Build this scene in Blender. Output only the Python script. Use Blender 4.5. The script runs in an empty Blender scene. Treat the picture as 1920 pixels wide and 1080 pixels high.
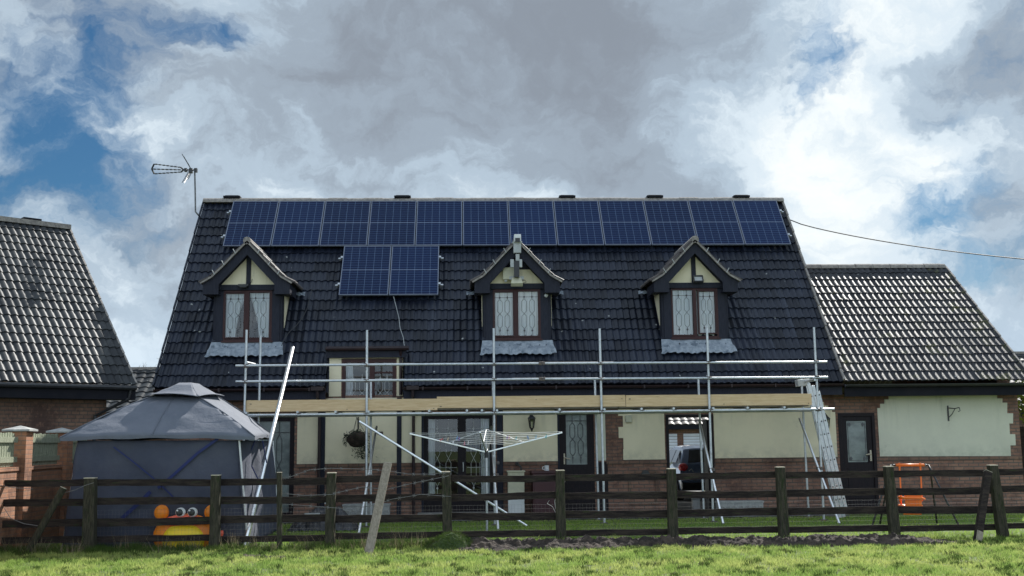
import bpy, bmesh, math, random
import numpy as np
from mathutils import Vector, Matrix, noise
R = math.radians
sc = bpy.context.scene
col = sc.collection
rnd = random.Random(7)

# ------------------------------------------------------------------ camera
CAMP = Vector((0.0, -24.0488, 1.6022)); YAW = .0443; PIT = .1401; ROL = .0109; FPX = 2058.45
fw = Vector((math.sin(YAW)*math.cos(PIT), math.cos(YAW)*math.cos(PIT), math.sin(PIT)))
rt0 = Vector((math.cos(YAW), -math.sin(YAW), 0)); up0 = rt0.cross(fw)
rt = rt0*math.cos(ROL) - up0*math.sin(ROL); up = up0*math.cos(ROL) + rt0*math.sin(ROL)
cd = bpy.data.cameras.new('camera'); cam = bpy.data.objects.new('camera', cd); col.objects.link(cam)
cd.sensor_width = 36; cd.lens = FPX/1920*36; cd.clip_end = 2000; cd.clip_start = .1
cam.matrix_world = Matrix(((rt.x, up.x, -fw.x, CAMP.x), (rt.y, up.y, -fw.y, CAMP.y), (rt.z, up.z, -fw.z, CAMP.z), (0, 0, 0, 1)))
sc.camera = cam
def ray(x, y): return fw + rt*((x-960)/FPX) - up*((y-540)/FPX)
def OY(x, y, Y=0.0):            # point of the vertical plane at depth Y
    d = ray(x, y); return CAMP + d*((Y-CAMP.y)/d.y)
def OZ(x, y, Z=0.0):            # point of the horizontal plane at height Z
    d = ray(x, y); return CAMP + d*((Z-CAMP.z)/d.z)
YE, ZE, YR, ZR = -.4503, 2.8643, 3.5115, 7.7557          # main roof: eave and ridge
RS = Vector((0, YR-YE, ZR-ZE)); RLEN = RS.length; RS.normalize(); RN = Vector((0, -RS.z, RS.y))
def RF(x, y, h=0.0):            # point of the main roof's front slope
    d = ray(x, y); p0 = Vector((0, YE, ZE)) + RN*h
    return CAMP + d*((p0-CAMP).dot(RN)/d.dot(RN))
def roofY(z): return YE + (z-ZE)*(YR-YE)/(ZR-ZE)

# ------------------------------------------------------------------ materials
def newmat(name):
    m = bpy.data.materials.new(name); m.use_nodes = True
    nt = m.node_tree; b = nt.nodes['Principled BSDF']
    return m, nt, b
def nd(nt, t, **kw):
    n = nt.nodes.new(t)
    for k, v in kw.items():
        if k in n.inputs: n.inputs[k].default_value = v
        else: setattr(n, k, v)
    return n
def lk(nt, a, b): nt.links.new(a, b)
def mathn(nt, op, a, b=None, clamp=False):
    n = nt.nodes.new('ShaderNodeMath'); n.operation = op; n.use_clamp = clamp
    for i, v in enumerate((a, b)):
        if v is None: continue
        if isinstance(v, (int, float)): n.inputs[i].default_value = v
        else: nt.links.new(v, n.inputs[i])
    return n.outputs[0]
def mixc(nt, f, a, b, bt='MIX'):
    n = nt.nodes.new('ShaderNodeMix'); n.data_type = 'RGBA'; n.blend_type = bt
    for s, v in ((n.inputs[0], f), (n.inputs[6], a), (n.inputs[7], b)):
        if isinstance(v, (int, float)): s.default_value = v
        elif isinstance(v, (tuple, list)): s.default_value = (*v[:3], 1)
        else: nt.links.new(v, s)
    return n.outputs[2]
def ramp(nt, f, a, b):
    n = nt.nodes.new('ShaderNodeMapRange'); n.clamp = True; n.interpolation_type = 'SMOOTHSTEP'
    n.inputs[1].default_value = a; n.inputs[2].default_value = b; nt.links.new(f, n.inputs[0]); return n.outputs[0]
def noisen(nt, vec, scale, detail=4, rough=.6, dist=0):
    n = nd(nt, 'ShaderNodeTexNoise', Scale=scale, Detail=detail, Roughness=rough, Distortion=dist); lk(nt, vec, n.inputs['Vector']); return n.outputs['Fac']
def mat(name, c1, c2=None, rough=.7, metal=0.0, scale=6.0, bump=0.0, bscale=30.0, stretch=None, spec=None, spots=None, coat=0, lo=.35, hi=.65):
    m, nt, b = newmat(name)
    tc = nt.nodes.new('ShaderNodeTexCoord'); vec = tc.outputs['Object']
    if stretch:
        mp = nt.nodes.new('ShaderNodeMapping'); mp.inputs['Scale'].default_value = stretch; lk(nt, vec, mp.inputs['Vector']); vec = mp.outputs[0]
    c = c1
    if c2:
        c = mixc(nt, ramp(nt, noisen(nt, vec, scale, 6, .65), lo, hi), c1, c2)
    if spots:
        c = mixc(nt, ramp(nt, noisen(nt, vec, spots[0], 3, .6), spots[2], spots[2]+.05), c, spots[1])
    if isinstance(c, tuple): b.inputs['Base Color'].default_value = (*c, 1)
    else: lk(nt, c, b.inputs['Base Color'])
    b.inputs['Roughness'].default_value = rough; b.inputs['Metallic'].default_value = metal
    if spec is not None: b.inputs['Specular IOR Level'].default_value = spec
    if coat: b.inputs['Coat Weight'].default_value = coat; b.inputs['Coat Roughness'].default_value = .08
    if bump:
        bn = nd(nt, 'ShaderNodeBump', Strength=bump, Distance=.02); lk(nt, noisen(nt, vec, bscale, 6, .7), bn.inputs['Height']); lk(nt, bn.outputs[0], b.inputs['Normal'])
    return m
M = {}
def brickmat(name, ca, cb, mortar, sx=1.0, msize=.012):
    m, nt, b = newmat(name)
    tc = nt.nodes.new('ShaderNodeTexCoord'); sp = nt.nodes.new('ShaderNodeSeparateXYZ'); lk(nt, tc.outputs['Object'], sp.inputs[0])
    cx = nt.nodes.new('ShaderNodeCombineXYZ'); lk(nt, mathn(nt, 'ADD', sp.outputs[0], sp.outputs[1]), cx.inputs[0]); lk(nt, sp.outputs[2], cx.inputs[1])
    br = nd(nt, 'ShaderNodeTexBrick', Scale=1.0); br.inputs['Brick Width'].default_value = .225*sx; br.inputs['Row Height'].default_value = .075
    br.inputs['Mortar Size'].default_value = msize; br.inputs['Mortar Smooth'].default_value = .3; br.inputs['Bias'].default_value = -.1
    br.inputs['Color1'].default_value = (*ca, 1); br.inputs['Color2'].default_value = (*cb, 1); br.inputs['Mortar'].default_value = (*mortar, 1)
    lk(nt, cx.outputs[0], br.inputs['Vector'])
    n1 = noisen(nt, tc.outputs['Object'], 1.3, 6, .7); n2 = noisen(nt, cx.outputs[0], 9, 3, .6)
    c = mixc(nt, ramp(nt, n1, .4, .7), br.outputs['Color'], (ca[0]*.45, ca[1]*.45, ca[2]*.5))
    mx = nt.nodes.new('ShaderNodeMix'); 
    c2 = mixc(nt, mathn(nt, 'MULTIPLY', ramp(nt, n2, .5, .75), .6), c, (ca[0]*1.5, ca[1]*1.45, ca[2]*1.3))
    lk(nt, c2, b.inputs['Base Color']); b.inputs['Roughness'].default_value = .9
    bn = nd(nt, 'ShaderNodeBump', Strength=.6, Distance=.01)
    h = mathn(nt, 'SUBTRACT', mathn(nt, 'MULTIPLY', noisen(nt, tc.outputs['Object'], 60, 4, .7), .5), br.outputs['Fac'])
    lk(nt, h, bn.inputs['Height']); lk(nt, bn.outputs[0], b.inputs['Normal'])
    return m
M['brick'] = brickmat('brick', (.235, .125, .090), (.30, .17, .12), (.12, .10, .088))
M['brick_orange'] = brickmat('orange brick', (.36, .165, .09), (.44, .21, .12), (.27, .17, .12), msize=.01)
M['brick_dark'] = brickmat('brown brick', (.19, .11, .08), (.26, .15, .10), (.10, .085, .07))
M['cream'] = mat('cream render', (.74, .71, .50), (.66, .64, .46), .9, scale=1.1, bump=.25, bscale=70, lo=.3, hi=.75, spots=(2.3, (.56, .55, .42), .68))
M['cream_green'] = mat('grey cream render', (.58, .62, .51), (.50, .54, .45), .9, scale=.9, bump=.25, bscale=70, lo=.3, hi=.75, spots=(1.7, (.42, .45, .38), .66))
M['timber_dark'] = mat('dark stained timber', (.016, .018, .030), (.026, .028, .042), .6, scale=5, bump=.3, stretch=(9, 9, 1.2), spec=.2)
M['frame_brown'] = mat('mahogany frame', (.040, .016, .018), (.060, .024, .024), .45, scale=7, bump=.1, stretch=(8, 8, 1), spec=.25)
M['frame_dark'] = mat('dark brown frame', (.010, .008, .012), (.018, .012, .015), .5, scale=5, bump=.1, stretch=(8, 8, 1), spec=.2)
M['gutter'] = mat('brown plastic', (.022, .013, .016), (.032, .019, .02), .35, scale=3, spec=.3)
M['fascia_black'] = mat('black fascia', (.008, .009, .014), (.013, .013, .018), .65, scale=3, bump=.1, spec=.15)
M['lead'] = mat('lead flashing', (.20, .235, .28), (.34, .38, .43), .55, .2, scale=9, bump=.7, bscale=25, spots=(5, (.13, .16, .20), .60))
M['mortar'] = mat('weathered mortar', (.20, .18, .17), (.34, .31, .28), .9, scale=14, bump=.6, bscale=40)
M['steel'] = mat('galvanised tube', (.50, .53, .56), (.62, .64, .66), .42, .75, scale=9, bump=.08, bscale=50, spots=(16, (.36, .37, .38), .64))
M['alu'] = mat('bare aluminium tube', (.86, .88, .90), (.92, .93, .94), .28, .9, scale=4, bump=.04)
M['coupler'] = mat('rusty coupler', (.10, .10, .11), (.20, .15, .12), .6, .6, scale=30, bump=.4)
M['pine'] = mat('new pine board', (.60, .42, .23), (.70, .52, .31), .75, scale=3, bump=.25, stretch=(1.2, 14, 14), spots=(3.1, (.36, .24, .14), .68))
M['old_board'] = mat('weathered scaffold board', (.20, .17, .14), (.30, .26, .22), .85, scale=4, bump=.4, stretch=(1, 9, 9))
M['fence'] = mat('weathered fence timber', (.024, .019, .019), (.055, .043, .036), .95, scale=3.5, bump=.9, bscale=14, stretch=(1, 7, 7), spots=(4, (.045, .050, .028), .62), spec=.15)
M['fence_post'] = mat('mossy fence post', (.036, .034, .026), (.075, .068, .048), .95, scale=6, bump=.9, bscale=14, stretch=(6, 6, 1), spots=(5, (.036, .045, .022), .58), spec=.15)
M['cut_end'] = mat('cut post end', (.46, .40, .30), (.56, .50, .40), .9, scale=20, bump=.3)
M['pale_wood'] = mat('pale weathered plank', (.22, .185, .14), (.33, .28, .22), .9, scale=5, bump=.7, bscale=16, stretch=(7, 7, 1))
M['panel_fence'] = mat('green grey fence boards', (.24, .26, .18), (.34, .36, .26), .9, scale=5, bump=.6, stretch=(7, 7, 1))
M['stone_cap'] = mat('concrete cap', (.30, .30, .29), (.42, .42, .40), .9, scale=8, bump=.3)
M['stone'] = mat('cast stone', (.30, .31, .31), (.40, .41, .40), .9, scale=10, bump=.5)
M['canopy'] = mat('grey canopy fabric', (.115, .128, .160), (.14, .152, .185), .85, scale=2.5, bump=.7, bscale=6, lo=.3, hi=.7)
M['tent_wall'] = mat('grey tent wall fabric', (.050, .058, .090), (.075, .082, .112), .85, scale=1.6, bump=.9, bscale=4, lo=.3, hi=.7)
M['strap'] = mat('blue strap', (.012, .022, .10), (.014, .024, .12), .7, scale=5)
M['black'] = mat('black metal', (.02, .021, .024), (.03, .03, .033), .4, scale=10)
M['plastic_white'] = mat('white plastic', (.72, .74, .74), (.64, .66, .67), .4, scale=6)
M['plastic_grey'] = mat('grey plastic', (.38, .40, .40), (.45, .46, .46), .5, scale=6)
M['plastic_cream'] = mat('cream plastic', (.60, .58, .42), (.52, .50, .38), .5, scale=9)
M['bin_red'] = mat('dark red plastic', (.045, .010, .016), (.06, .013, .018), .45, scale=3)
M['orange'] = mat('orange plastic', (.85, .16, .02), (.90, .20, .025), .4, scale=5)
M['crab_orange'] = mat('orange toy plastic', (.95, .24, .01), (1.0, .30, .02), .4, scale=4)
M['crab_red'] = mat('coral toy plastic', (.95, .14, .07), (.98, .17, .10), .35, scale=4)
M['crab_yellow'] = mat('yellow toy plastic', (1.0, .66, .01), (1.0, .74, .02), .4, scale=4)
M['white'] = mat('gloss white', (.85, .85, .85), None, .2)
M['wire'] = mat('fence wire', (.14, .14, .14), (.24, .23, .22), .7, .0, scale=40)
M['rope'] = mat('washing line cord', (.62, .62, .60), None, .7)
M['curtain'] = mat('net curtain', (.86, .88, .90), (.72, .76, .80), .9, scale=1.2, stretch=(14, 1, 1), bump=.3, bscale=8)
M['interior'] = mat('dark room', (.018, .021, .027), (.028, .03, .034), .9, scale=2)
M['came'] = mat('lead came', (.09, .09, .10), None, .5, .4)
M['soil'] = mat('churned soil', (.024, .017, .013), (.070, .050, .038), .95, scale=7, bump=1.0, bscale=25, lo=.4, hi=.6)
M['bark'] = mat('bark', (.10, .08, .065), (.16, .13, .11), .95, scale=12, bump=.6)
M['twig'] = mat('bare twig', (.22, .18, .15), (.30, .25, .21), .95, scale=12)
M['basket_leaf'] = mat('trailing plant', (.012, .018, .010), (.03, .04, .016), .8, scale=20)
M['carpaint'] = mat('steel blue car paint', (.14, .20, .34), (.16, .22, .36), .3, .3, coat=1, scale=3)
M['tyre'] = mat('tyre rubber', (.015, .015, .015), None, .8)
M['taillight'] = mat('red lamp lens', (.60, .02, .03), (.75, .05, .06), .15, coat=1, scale=18)
M['shutter'] = mat('white garage door', (.72, .76, .82), (.66, .70, .77), .5, scale=3)
M['tarp'] = mat('black bag plastic', (.015, .016, .020), (.03, .03, .036), .3, scale=8, bump=.8, bscale=9)
M['concrete'] = mat('patio concrete', (.16, .16, .15), (.24, .23, .22), .9, scale=3, bump=.4)

def tilemat(name, ca, cb, rough, moss=None, spec=.5):
    m, nt, b = newmat(name)
    uv = nt.nodes.new('ShaderNodeUVMap'); tc = nt.nodes.new('ShaderNodeTexCoord')
    fl = nt.nodes.new('ShaderNodeVectorMath'); fl.operation = 'FLOOR'; lk(nt, uv.outputs[0], fl.inputs[0])
    wn = nt.nodes.new('ShaderNodeTexWhiteNoise'); lk(nt, fl.outputs[0], wn.inputs['Vector'])
    n1 = noisen(nt, tc.outputs['Object'], 1.0, 6, .7); n2 = noisen(nt, tc.outputs['Object'], 22, 4, .7)
    f = mathn(nt, 'ADD', mathn(nt, 'MULTIPLY', wn.outputs['Value'], .5), mathn(nt, 'MULTIPLY', n1, .7))
    c = mixc(nt, ramp(nt, f, .3, .9), ca, cb)
    vo = nd(nt, 'ShaderNodeTexVoronoi', Scale=3.2); lk(nt, tc.outputs['Object'], vo.inputs['Vector'])
    wn2 = nt.nodes.new('ShaderNodeTexWhiteNoise'); lk(nt, vo.outputs['Position'], wn2.inputs['Vector'])
    sp = mathn(nt, 'MULTIPLY', mathn(nt, 'LESS_THAN', vo.outputs['Distance'], .085), mathn(nt, 'GREATER_THAN', wn2.outputs['Value'], .72))
    c = mixc(nt, mathn(nt, 'MULTIPLY', sp, ramp(nt, n2, .42, .55)), c, (.34, .35, .34))
    if moss:
        sx = nt.nodes.new('ShaderNodeSeparateXYZ'); lk(nt, tc.outputs['Object'], sx.inputs[0])
        nm = noisen(nt, tc.outputs['Object'], moss[0], 5, .7)
        side = ramp(nt, sx.outputs[0], moss[3], moss[4])
        f2 = ramp(nt, mathn(nt, 'ADD', mathn(nt, 'ADD', mathn(nt, 'MULTIPLY', nm, .7), mathn(nt, 'MULTIPLY', n2, .35)), mathn(nt, 'MULTIPLY', side, .14)), moss[2], moss[2]+.09)
        c = mixc(nt, f2, c, moss[1])
    ms = nt.nodes.new('ShaderNodeMapping'); ms.inputs['Scale'].default_value = (6, .5, .5); lk(nt, tc.outputs['Object'], ms.inputs['Vector'])
    c = mixc(nt, mathn(nt, 'MULTIPLY', ramp(nt, noisen(nt, ms.outputs[0], 1.0, 5, .65), .54, .72), .55), c, (cb[0]*2.2, cb[1]*2.1, cb[2]*1.9))
    lk(nt, c, b.inputs['Base Color']); b.inputs['Specular IOR Level'].default_value = spec
    r = mathn(nt, 'ADD', mathn(nt, 'MULTIPLY', n2, .25), rough-.12); lk(nt, r, b.inputs['Roughness'])
    bn = nd(nt, 'ShaderNodeBump', Strength=.35, Distance=.01); lk(nt, noisen(nt, tc.outputs['Object'], 45, 5, .75), bn.inputs['Height']); lk(nt, bn.outputs[0], b.inputs['Normal'])
    return m
M['tile'] = tilemat('dark roof tile', (.004, .006, .013), (.017, .022, .038), .36, spec=.42)
M['tile_annex'] = tilemat('mossy roof tile', (.014, .015, .020), (.034, .035, .041), .46, moss=(1.6, (.085, .085, .032), .58, 1.0, 3.8), spec=.28)
M['tile_left'] = tilemat('grey roof tile', (.018, .020, .024), (.040, .043, .046), .50, spec=.32)
M['tile_brown'] = tilemat('weathered dormer tile', (.045, .036, .036), (.10, .085, .08), .6)

def rendermat(name, ca, cb, dirt):
    m, nt, b = newmat(name); tc = nt.nodes.new('ShaderNodeTexCoord'); v = tc.outputs['Object']
    mp = nt.nodes.new('ShaderNodeMapping'); mp.inputs['Scale'].default_value = (5, 5, .55); lk(nt, v, mp.inputs['Vector'])
    sp = nt.nodes.new('ShaderNodeSeparateXYZ'); lk(nt, v, sp.inputs[0])
    c = mixc(nt, ramp(nt, noisen(nt, v, 1.1, 7, .7), .35, .7), ca, cb)
    st = mathn(nt, 'MULTIPLY', ramp(nt, noisen(nt, mp.outputs[0], 1.0, 5, .6), .50, .72), ramp(nt, sp.outputs[2], 1.5, 2.7)); c = mixc(nt, mathn(nt, 'MULTIPLY', st, .55), c, dirt)
    sd_ = mathn(nt, 'MULTIPLY', ramp(nt, noisen(nt, v, 5.0, 5, .7), .35, .65), ramp(nt, sp.outputs[2], 1.55, 1.18)); c = mixc(nt, mathn(nt, 'MULTIPLY', sd_, .5), c, dirt)
    c = mixc(nt, mathn(nt, 'MULTIPLY', ramp(nt, noisen(nt, v, 2.1, 6, .75), .60, .72), .45), c, dirt)
    lk(nt, c, b.inputs['Base Color']); b.inputs['Roughness'].default_value = .92
    bn = nd(nt, 'ShaderNodeBump', Strength=.35, Distance=.012); lk(nt, noisen(nt, v, 75, 5, .7), bn.inputs['Height']); lk(nt, bn.outputs[0], b.inputs['Normal']); return m
M['cream'] = rendermat('cream render', (.80, .72, .52), (.72, .65, .47), (.42, .39, .30))
M['cream_green'] = rendermat('grey cream render', (.63, .62, .50), (.56, .55, .45), (.34, .35, .28))
def glassmat(name, tint, refl=1.0, rough=.0):
    m, nt, b = newmat(name); nt.nodes.remove(b)
    out = nt.nodes['Material Output']
    tr = nt.nodes.new('ShaderNodeBsdfTransparent'); tr.inputs[0].default_value = (*tint, 1)
    gl = nt.nodes.new('ShaderNodeBsdfGlossy'); gl.inputs['Roughness'].default_value = rough
    fr = nt.nodes.new('ShaderNodeFresnel'); fr.inputs[0].default_value = 1.55
    mx = nt.nodes.new('ShaderNodeMixShader')
    lk(nt, mathn(nt, 'MULTIPLY', fr.outputs[0], 2.0*refl, True), mx.inputs[0]); lk(nt, tr.outputs[0], mx.inputs[1]); lk(nt, gl.outputs[0], mx.inputs[2]); lk(nt, mx.outputs[0], out.inputs[0])
    return m
M['glass'] = glassmat('window glass', (.92, .95, .96))
M['obscure'] = mat('obscured glass', (.10, .12, .12), (.26, .30, .29), .18, scale=1.5, stretch=(1, 1, 1.6), bump=.35, bscale=60, coat=.5, lo=.3, hi=.75)

def solarmat():
    m, nt, b = newmat('solar cells')
    tc = nt.nodes.new('ShaderNodeTexCoord'); sp = nt.nodes.new('ShaderNodeSeparateXYZ'); lk(nt, tc.outputs['Object'], sp.inputs[0])
    def grid(v, n, w):
        f = mathn(nt, 'FRACT', mathn(nt, 'MULTIPLY', v, n)); d = mathn(nt, 'ABSOLUTE', mathn(nt, 'SUBTRACT', f, .5))
        return mathn(nt, 'GREATER_THAN', d, .5-w)
    x = mathn(nt, 'MULTIPLY', mathn(nt, 'ADD', sp.outputs[0], .547), 1/1.094); y = mathn(nt, 'MULTIPLY', mathn(nt, 'SUBTRACT', sp.outputs[1], .02), 1/1.682)
    v = grid(x, 6, .020); h = grid(y, 20, .055); mid = mathn(nt, 'LESS_THAN', mathn(nt, 'ABSOLUTE', mathn(nt, 'SUBTRACT', y, .5)), .006)
    bb = grid(x, 54, .10)
    oi = nt.nodes.new('ShaderNodeObjectInfo')
    base = mixc(nt, oi.outputs['Random'], (.0015, .007, .032), (.003, .014, .060))
    n = noisen(nt, tc.outputs['Object'], 1.2, 3, .5)
    base = mixc(nt, mathn(nt, 'MULTIPLY', n, .4), base, (.012, .026, .09))
    c = mixc(nt, mathn(nt, 'MULTIPLY', bb, .03), base, (.3, .34, .42))
    c = mixc(nt, mathn(nt, 'MULTIPLY', h, .40), c, (.14, .24, .44)); c = mixc(nt, mathn(nt, 'MULTIPLY', v, .50), c, (.22, .32, .48)); c = mixc(nt, mathn(nt, 'MULTIPLY', mid, .6), c, (.28, .34, .46))
    lk(nt, c, b.inputs['Base Color']); b.inputs['Roughness'].default_value = .24; b.inputs['Specular IOR Level'].default_value = .15
    return m
M['solar'] = solarmat()
M['solar_frame'] = mat('panel frame', (.16, .18, .24), (.20, .22, .28), .5, .4, scale=3)

def grassmat(name, ca, cb, cc, trans=.45):
    m, nt, b = newmat(name); nt.nodes.remove(b); out = nt.nodes['Material Output']
    tc = nt.nodes.new('ShaderNodeTexCoord')
    n1 = noisen(nt, tc.outputs['Object'], .9, 4, .6); n2 = noisen(nt, tc.outputs['Object'], 7, 4, .7)
    n3 = noisen(nt, tc.outputs['Object'], 60, 2, .6)
    c = mixc(nt, ramp(nt, n1, .38, .62), ca, cb); c = mixc(nt, ramp(nt, n2, .50, .66), c, cc); c = mixc(nt, ramp(nt, n3, .55, .8), c, (cb[0]*1.5, cb[1]*1.25, cb[2]*1.6))
    d = nt.nodes.new('ShaderNodeBsdfDiffuse'); t = nt.nodes.new('ShaderNodeBsdfTranslucent'); mx = nt.nodes.new('ShaderNodeMixShader'); mx.inputs[0].default_value = trans
    lk(nt, c, d.inputs[0]); lk(nt, c, t.inputs[0]); lk(nt, d.outputs[0], mx.inputs[1]); lk(nt, t.outputs[0], mx.inputs[2]); lk(nt, mx.outputs[0], out.inputs[0])
    return m
M['grass'] = grassmat('field grass', (.25, .37, .09), (.44, .50, .16), (.15, .23, .06), .5)
M['lawn'] = grassmat('lawn grass', (.24, .40, .07), (.34, .46, .09), (.18, .30, .07), .5)
M['weed'] = grassmat('weeds', (.07, .12, .03), (.10, .15, .04), (.12, .11, .06))
M['dead'] = grassmat('dead stalks', (.25, .20, .13), (.32, .27, .17), (.18, .15, .10), .3)
M['ground'] = mat('earth under grass', (.07, .10, .03), (.12, .15, .045), .95, scale=2.5, bump=.8, bscale=20, spots=(6, (.05, .06, .03), .6))
M['mound'] = mat('grass clippings', (.055, .085, .03), (.10, .13, .05), .95, scale=12, bump=1.0, bscale=30)
M['leaf'] = grassmat('leaves', (.07, .11, .02), (.13, .17, .03), (.24, .24, .04), .4)

# ------------------------------------------------------------------ mesh helpers
ORG = {}
class MB:
    def __init__(s, mx=None): s.v = []; s.f = []; s.mx = mx
    def add(s, vs, fs):
        n = len(s.v)
        for p in vs:
            p = Vector(p); s.v.append(s.mx @ p if s.mx else p)
        for f in fs: s.f.append([n+i for i in f])
        return s
    def box(s, x0, x1, y0, y1, z0, z1):
        return s.add([(x0,y0,z0),(x1,y0,z0),(x1,y1,z0),(x0,y1,z0),(x0,y0,z1),(x1,y0,z1),(x1,y1,z1),(x0,y1,z1)],
                     [(0,3,2,1),(4,5,6,7),(0,1,5,4),(1,2,6,5),(2,3,7,6),(3,0,4,7)])
    def beam(s, a, b, w, h, upv=(0,0,1), taper=1.0):     # box along a->b
        a = Vector(a); b = Vector(b); d = (b-a).normalized(); u = Vector(upv); u = (u - d*u.dot(d)).normalized(); r = d.cross(u)
        vs = []
        for p, k in ((a, 1), (b, taper)):
            for i, j in ((-1,-1),(1,-1),(1,1),(-1,1)): vs.append(p + r*(i*w/2*k) + u*(j*h/2*k))
        return s.add(vs, [(0,1,2,3),(7,6,5,4),(0,4,5,1),(1,5,6,2),(2,6,7,3),(3,7,4,0)])
    def tube(s, pts, r, n=8, cap=True):
        pts = [Vector(p) for p in pts]; k = len(pts); base = len(s.v); vs = []; fs = []; pu = None
        for i, p in enumerate(pts):
            d = (pts[min(i+1, k-1)] - pts[max(i-1, 0)]).normalized()
            u = pu if pu is not None else (Vector((0,0,1)) if abs(d.z) < .9 else Vector((1,0,0)))
            u = (u - d*u.dot(d))
            if u.length < 1e-6: u = d.orthogonal()
            u.normalize(); pu = u; w = d.cross(u); rr = r[i] if isinstance(r, (list, tuple)) else r
            for j in range(n):
                a = 2*math.pi*j/n; vs.append(p + u*(rr*math.cos(a)) + w*(rr*math.sin(a)))
        for i in range(k-1):
            for j in range(n):
                a = i*n+j; b2 = i*n+(j+1) % n; fs.append((a, b2, b2+n, a+n))
        if cap: fs.append(tuple(range(n-1, -1, -1))); fs.append(tuple(range((k-1)*n, k*n)))
        return s.add(vs, fs)
    def prism(s, pts, y0, y1):                # (x,z) polygon extruded in y
        n = len(pts); vs = [(x, y0, z) for x, z in pts] + [(x, y1, z) for x, z in pts]
        return s.add(vs, [tuple(range(n)), tuple(range(2*n-1, n-1, -1))] + [(i, n+i, n+(i+1) % n, (i+1) % n) for i in range(n)])
    def prismx(s, pts, x0, x1):               # (y,z) polygon extruded in x
        n = len(pts); vs = [(x0, y, z) for y, z in pts] + [(x1, y, z) for y, z in pts]
        return s.add(vs, [tuple(range(n)), tuple(range(2*n-1, n-1, -1))] + [(i, n+i, n+(i+1) % n, (i+1) % n) for i in range(n)])
    def ball(s, c, rx, ry=None, rz=None, n=14, m=9, jit=0):
        ry = ry or rx; rz = rz or rx; c = Vector(c); vs = [c+Vector((0,0,rz))]; fs = []
        for i in range(1, m):
            t = math.pi*i/m
            for j in range(n):
                a = 2*math.pi*j/n; k = 1 + (rnd.uniform(-jit, jit) if jit else 0)
                vs.append(c + Vector((rx*math.sin(t)*math.cos(a), ry*math.sin(t)*math.sin(a), rz*math.cos(t)))*k)
        vs.append(c-Vector((0,0,rz)))
        for j in range(n): fs.append((0, 1+j, 1+(j+1) % n)); fs.append((len(vs)-1, 1+(m-2)*n+(j+1) % n, 1+(m-2)*n+j))
        for i in range(m-2):
            for j in range(n):
                a = 1+i*n+j; b2 = 1+i*n+(j+1) % n; fs.append((a, a+n, b2+n, b2))
        return s.add(vs, fs)
    def grid(s, P, nu, nv, thick=None):       # P(i,j)->point
        vs = [P(i/nu, j/nv) for j in range(nv+1) for i in range(nu+1)]
        fs = [(j*(nu+1)+i, j*(nu+1)+i+1, (j+1)*(nu+1)+i+1, (j+1)*(nu+1)+i) for j in range(nv) for i in range(nu)]
        return s.add(vs, fs)
    def build(s, name, m, parent=None, smooth=False, bevel=0, solid=0):
        me = bpy.data.meshes.new(name); o = ORG.get(parent.name, Vector()) if parent else Vector()
        me.from_pydata([tuple(p-o) for p in s.v], [], s.f); me.materials.append(m)
        if smooth: me.polygons.foreach_set('use_smooth', [True]*len(me.polygons))
        ob = bpy.data.objects.new(name, me); col.objects.link(ob)
        if parent: ob.parent = parent; ORG[ob.name] = o
        if solid:
            md = ob.modifiers.new('solid', 'SOLIDIFY'); md.thickness = solid
        if bevel:
            md = ob.modifiers.new('bevel', 'BEVEL'); md.width = bevel; md.segments = 2; md.limit_method = 'ANGLE'
        return ob
def build_each(mb, name, m, parent=None, **k):
    par = list(range(len(mb.v)))
    def find(a):
        while par[a] != a: par[a] = par[par[a]]; a = par[a]
        return a
    for f in mb.f:
        for q in f[1:]: par[find(q)] = find(f[0])
    g = {}
    for f in mb.f: g.setdefault(find(f[0]), []).append(f)
    out = []
    for fs in g.values():
        ids = sorted({i for f in fs for i in f}); mp = {i: j for j, i in enumerate(ids)}
        b2 = MB(); b2.v = [mb.v[i] for i in ids]; b2.f = [[mp[i] for i in f] for f in fs]; out.append(b2.build(name, m, parent, **k))
    return out
def thing(name, label, cat, loc=(0, 0, 0), group=None):
    o = bpy.data.objects.new(name, None); col.objects.link(o); o.empty_display_size = .2
    o.location = loc; ORG[o.name] = Vector(loc); o['label'] = label; o['category'] = cat
    if group: o['group'] = group
    return o
def tag(o, label=None, cat=None, group=None, kind=None):
    for k, v in (('label', label), ('category', cat), ('group', group), ('kind', kind)):
        if v: o[k] = v
    return o
def copy_tree(o, parent=None):
    c = o.copy(); col.objects.link(c); c.parent = parent; ORG[c.name] = ORG.get(o.name, Vector())
    for ch in list(o.children): copy_tree(ch, c)
    return c

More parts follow.
